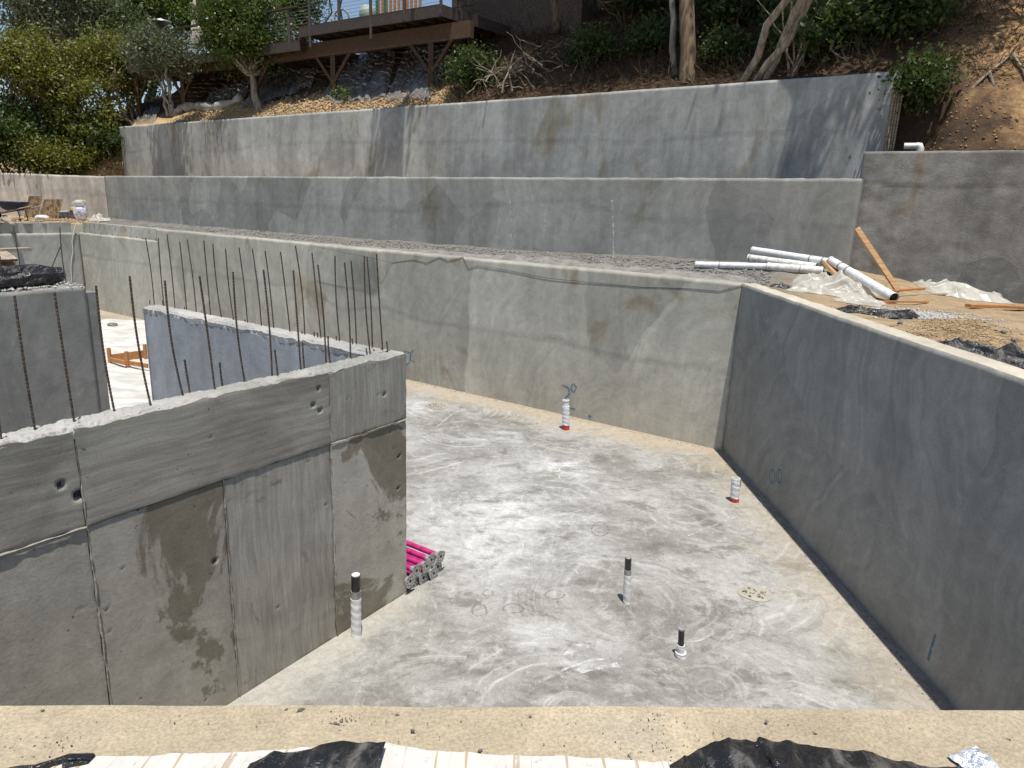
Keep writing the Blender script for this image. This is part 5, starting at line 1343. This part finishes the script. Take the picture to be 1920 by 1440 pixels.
tree('olive_shrub', 'feathery olive shrub just left of the top wall', 'shrub', **px_tree(245, 225, 35, 125, 200, 52, 60), leafm=M['leaf_olive'], bark=M['bark_b'], nclump=85, per=100, lsize=.12, trunk_r=.14, stems=4, seed=14, clump=.28, group=VG)
tree('grey_green_tree', 'large grey-green tree rising behind the left thicket', 'tree', **px_tree(140, 300, 40, 25, 130, 105, 75), leafm=M['leaf_grey'], bark=M['bark_g'], nclump=170, per=130, lsize=.17, trunk_r=.28, stems=2, seed=15, clump=.45, group=VG)
tree('background_tree', 'bright green tree behind the patio heater', 'tree', **px_tree(280, 250, 44, 20, 290, 85, 55), leafm=M['leaf_green'], bark=M['bark_g'], nclump=120, per=130, lsize=.18, trunk_r=.25, stems=1, seed=16, clump=.5, group=VG)
tree('background_tree', 'dark tall tree behind the closed beige umbrella', 'tree', **px_tree(400, 200, 46, -10, 410, 90, 60), leafm=M['leaf_dark'], bark=M['bark_b'], nclump=110, per=130, lsize=.18, trunk_r=.25, stems=1, seed=17, clump=.5, group=VG)
tree('background_tree', 'green tree seen through the cable railing of the deck', 'tree', **px_tree(565, 160, 45, 20, 560, 32, 55), leafm=M['leaf_dark'], bark=M['bark_b'], nclump=70, per=120, lsize=.17, trunk_r=.2, stems=1, seed=18, clump=.42, group=VG)
tree('slim_tree', 'open multi-stemmed small tree left of the deck', 'tree', **px_tree(325, 205, 30.5, 95, 300, 58, 45), leafm=M['leaf_grey'], bark=M['bark_g'], nclump=70, per=85, lsize=.13, trunk_r=.1, stems=4, seed=19, clump=.28, fork=.5)
bb_ = on_hill(484, 206); cc_ = aty(458, 62, bb_[1]); s_ = bb_[1] / 1300
tree('glossy_tree', 'round glossy-leaved green tree in front of the deck', 'tree', bb_, cc_, (72 * s_, 60 * s_, 70 * s_), M['leaf_ficus'], M['bark_g'], 150, 140, .12, .14, 1, 20, .3, .3, wob=.05)
tree('trailing_shrub', 'dark bush at the foot of the left thicket beside the top wall', 'shrub', **px_tree(195, 318, 34, 265, 185, 50, 40), leafm=M['leaf_dark'], bark=M['bark_b'], nclump=70, per=110, lsize=.14, trunk_r=.08, stems=4, seed=21, clump=.36, group=VG)
tree('trailing_shrub', 'olive bush low at the far left edge above the leaning boards', 'shrub', **px_tree(90, 325, 32.2, 290, 95, 60, 32), leafm=M['leaf_olive'], bark=M['bark_b'], nclump=70, per=110, lsize=.13, trunk_r=.07, stems=4, seed=22, clump=.34, group=VG)
tree('background_tree', 'deep green tree filling the gap between grey-green tree and patio heater', 'tree', **px_tree(225, 280, 39, 110, 235, 60, 70), leafm=M['leaf_dark'], bark=M['bark_b'], nclump=110, per=120, lsize=.17, trunk_r=.2, stems=2, seed=23, clump=.45, group=VG)
# right-hand hillside trees, crowns above the frame placed to cast the shade
def over(px, py, h, v=None):
    P = ray_on_v(px, py, V1 if v is None else v); return P + SUN / SUN[2] * h
def big_tree(name, label, px, py, lean, ht, rad, seed, leafm, stems=1, trunk_r=.16, bark='bark_b', nclump=110, per=110, **k):
    b = on_hill(px, py); c = b + np.array([lean[0], lean[1], ht]) if ht else np.asarray(lean, float)
    return tree(name, label, 'tree', b, c, rad, leafm, M[bark], nclump, per, .17, trunk_r, stems, seed, k.pop('fork', .75), k.pop('clump', .5), 'trees shading the right hillside', **k)
big_tree('hillside_tree', 'straight brown tree trunk on the hillside above the top wall', 1288, 152, (.0, 1.0, 0), 9.0, (3.6, 2.3, 2.2), 31, M['leaf_dark'], 1, .17, wob=.03)
big_tree('hillside_tree', 'pale multi-stemmed tree trunk right of the straight brown trunk', 1420, 145, over(1590, 165, 6.5), 0, (1.5, .5, 1.6), 32, M['leaf_dark'], 4, .15, 'bark_g', spread=.2, nclump=15, per=60, wob=.05, clump=.18)
big_tree('hillside_tree', 'thin dark tree trunk high on the slope behind the brush pile', 1040, 60, (.2, -.1, 0), 7.4, (3.8, 2.4, 2.0), 33, M['leaf_dark'], 1, .13)
big_tree('hillside_tree', 'dark tree at the top right shading the soil bank', 1640, 30, on_hill(1745, 35) + SUN * 7.0, 0, (1.7, 1.5, 1.4), 34, M['leaf_dark'], 2, .12, nclump=90)
big_tree('hillside_tree', 'thin grey trunk leaning beside the straight brown trunk', 1268, 140, (-1.0, 1.1, 0), 9.2, (3.4, 2.2, 2.0), 35, M['leaf_dark'], 1, .07, 'bark_g', wob=.05)
big_tree('hillside_tree', 'tree beside the house corner above the right end of the deck', 955, 45, over(735, 210, 6.5), 0, (.85, .5, .8), 36, M['leaf_dark'], 1, .11, nclump=16, per=80, clump=.3)
big_tree('hillside_tree', 'slender shade tree added between the straight trunk and the pale multi-stemmed tree', 1350, 40, on_hill(1350, 40) + SUN * 7.0, 0, (3.6, 1.7, 1.6), 37, M['leaf_dark'], 1, .08, nclump=120)  # added tree, crown set toward the sun to shade the slope
big_tree('hillside_tree', 'dark shade tree added high on the slope above the green shrub', 1530, 10, on_hill(1540, 40) + SUN * 6.5, 0, (3.2, 1.8, 1.5), 38, M['leaf_dark'], 1, .08, nclump=110)  # another added tree, its unseen crown shades the slope below
big_tree('hillside_tree', 'dark shade tree added behind the brush pile near the house corner', 975, 20, on_hill(1000, 60) + SUN * 8.0, 0, (3.0, 1.6, 1.5), 39, M['leaf_dark'], 1, .08, nclump=110)  # added for shade near the brush pile, crown out of view
def bush(label, px, py, rpx, rypx, seed, leafm, nclump=40, per=110, ls=.12, stems=4, name='hillside_shrub', bark='bark_b', clump=.22, back=-.1):
    b = on_hill(px, py); s = b[1] / 1300; c = b + np.array([0, back, rypx * s * .8])
    return tree(name, label, 'shrub', b, c, (rpx * s, rpx * s * .8, rypx * s), leafm, M[bark], nclump, per, ls, .06, stems, seed, .5, clump, 'shrubs on the right hillside')
bush('leafy green shrub above the right end of the top wall', 1600, 115, 90, 62, 41, M['leaf_dark'], 60, 85, .15, 7, bark='dead', back=.9)
bush('leafy shrub with hanging branches near the pale multi-stemmed tree', 1500, 95, 50, 45, 42, M['leaf_green'], 22, 60, .13, 6, bark='dead', back=.5)
bush('dark shrub at the right end of the top wall', 1720, 195, 30, 40, 43, M['leaf_dark'], 40, 110, .1)
bush('dark upper shrub at the top right of the hillside', 1690, 60, 70, 50, 44, M['leaf_dark'], 50, 90, .13, 7, bark='dead')
bush('dark low bush left of the dead brush pile', 880, 165, 38, 34, 45, M['leaf_dark'], 45, 110, .09)
bush('dark shrub high above the dead brush pile', 1000, 30, 60, 50, 46, M['leaf_dark'], 50, 110, .12)
bush('dark shrub between the brush pile and the brown trunk', 1180, 40, 90, 60, 47, M['leaf_dark'], 60, 110, .13)
bush('small green weed on the dug soil below the deck', 652, 190, 10, 14, 48, M['leaf_green'], 10, 26, .09, 3, 'weed')
bush('dark shrub beside the pale multi-stemmed tree trunk', 1370, 60, 60, 55, 49, M['leaf_dark'], 46, 110, .13)
# twiggy sapling
b = on_hill(1482, 142); s = b[1] / 1300
t = thing('bare_sapling', 'bare twiggy sapling rising behind the top wall at right', 'sapling', b, 'shrubs on the right hillside')
for k in range(9):
    r = np.random.default_rng(600 + k); tip = np.array([r.normal(.2, .7), r.normal(0, .3), r.uniform(1.6, 3.4)])
    pts, rr = limb((r.normal(0, .08), 0, -.1), tip, .03, .008, 610 + k, .12); MB().tube(pts, rr, 6).build('stem', M['dead'], t)
# dead brush pile
b = on_hill(985, 165)
t = thing('brush_pile', 'pile of bare dead branches on the dark slope above the top wall', 'branches', b)
for k in range(58):
    r = np.random.default_rng(700 + k); a = r.uniform(0, math.pi); L_ = r.uniform(.5, 1.7); el = r.normal(.25, .4)
    c = np.array([r.normal(0, .75), r.normal(.2, .35), abs(r.normal(.35, .3))]); d = np.array([math.cos(a) * math.cos(el), .5 * math.sin(a) * math.cos(el), math.sin(el)]) * L_ / 2
    w_ = b + c; c[2] += max(0, hz(w_[0], w_[1]) - b[2])
    pts, rr = limb(c - d, c + d, r.uniform(.012, .035), .008, 800 + k, .16, 8); MB().tube(pts, rr, 6).build('branch', M['dead'], t)
# exposed roots on the soil bank
for k, pp in enumerate((((1806, 185), (1830, 160), (1850, 142), (1875, 122), (1893, 106)), ((1850, 140), (1858, 165), (1853, 185)), ((1895, 110), (1908, 128), (1919, 150)))):
    pts = np.array([on_hill(*q) for q in pp]) + np.array([0, -.06, .05])
    tag(MB().tube(pts, np.linspace(.035, .02, len(pts)), 7).build('root', M['dead'], None, tuple(pts[0])), ('long exposed root across the right soil bank', 'short root hanging below the long root', 'root at the right edge of the soil bank')[k], 'root')
# litter: dry stems and dead leaves over the dark slope
n = 26000; u = rng.uniform(-6, 13, n); v = V1 + .4 + rng.uniform(0, 8, n); XY = C0[None] + TU[None] * u[:, None] + NV[None] * v[:, None]
P = np.c_[XY, hill(u, v) + rng.uniform(.0, .12, n)]
keepm = ~((u < uR1 + .3) & (v < vE(u) + 1.6 + 1.2 * fbm(u * .8, v * .8, 77, 3))); P = P[keepm]
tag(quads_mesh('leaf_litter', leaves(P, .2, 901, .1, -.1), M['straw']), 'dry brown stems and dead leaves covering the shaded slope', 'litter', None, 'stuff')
n = 9000; u = rng.uniform(uL1 + .3, uL1 + 12, n); v = v2 + .5 + rng.uniform(0, 6, n); XY = C0[None] + TU[None] * u[:, None] + NV[None] * v[:, None]
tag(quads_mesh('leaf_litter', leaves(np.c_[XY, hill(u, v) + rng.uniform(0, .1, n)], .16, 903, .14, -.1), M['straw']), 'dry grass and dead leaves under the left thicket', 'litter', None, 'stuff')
n = 2500; u = rng.uniform(-9, uR1, n); v = vE(u) + .4 + rng.uniform(0, 5, n); XY = C0[None] + TU[None] * u[:, None] + NV[None] * v[:, None]
tag(stones_mesh('soil_clods', np.c_[XY, hill(u, v) + .01], rng.uniform(.008, .035, n), M['soil_red']), 'brown clods of soil on the right bank', 'soil', None, 'stuff')

n = 9000; u = rng.uniform(-4, 12.5, n); v = V1 + .5 + rng.uniform(0, 7, n); ok_ = fbm(u * .7, v * .7, 911, 3) > -.05; u = u[ok_]; v = v[ok_]
XY = C0[None] + TU[None] * u[:, None] + NV[None] * v[:, None]; ok_ = ~((u < uR1 + .3) & (v < vE(u) + 3)); 
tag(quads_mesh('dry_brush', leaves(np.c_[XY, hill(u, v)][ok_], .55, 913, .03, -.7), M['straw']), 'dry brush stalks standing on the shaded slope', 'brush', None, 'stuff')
bush('low dark bush on the slope right of the brush pile', 1110, 120, 45, 28, 50, M['leaf_dark'], 30, 90, .1)
bush('low dark bush just left of the straight brown trunk', 1225, 100, 40, 30, 51, M['leaf_dark'], 30, 90, .1)
bush('low dark bush between the two hillside trunks', 1355, 120, 32, 26, 52, M['leaf_dark'], 26, 90, .1)

# crumbs gathered along the pit wall feet
P = []
for _ in range(900):
    f_ = rng.uniform(0, 1)
    if rng.random() < .5: q = C0 - NV * (.03 + abs(rng.normal(0, .08))) + TU * f_ * 9
    else: q = C0 + (RB - C0) * f_ * .7 - np.array([.04 + abs(rng.normal(0, .07)), 0])
    P.append((q[0], q[1], .004))
tag(stones_mesh('grit', np.array(P), rng.uniform(.003, .014, len(P)), M['clod']), 'tan crumbs gathered along the feet of the pit walls', 'grit', None, 'stuff')
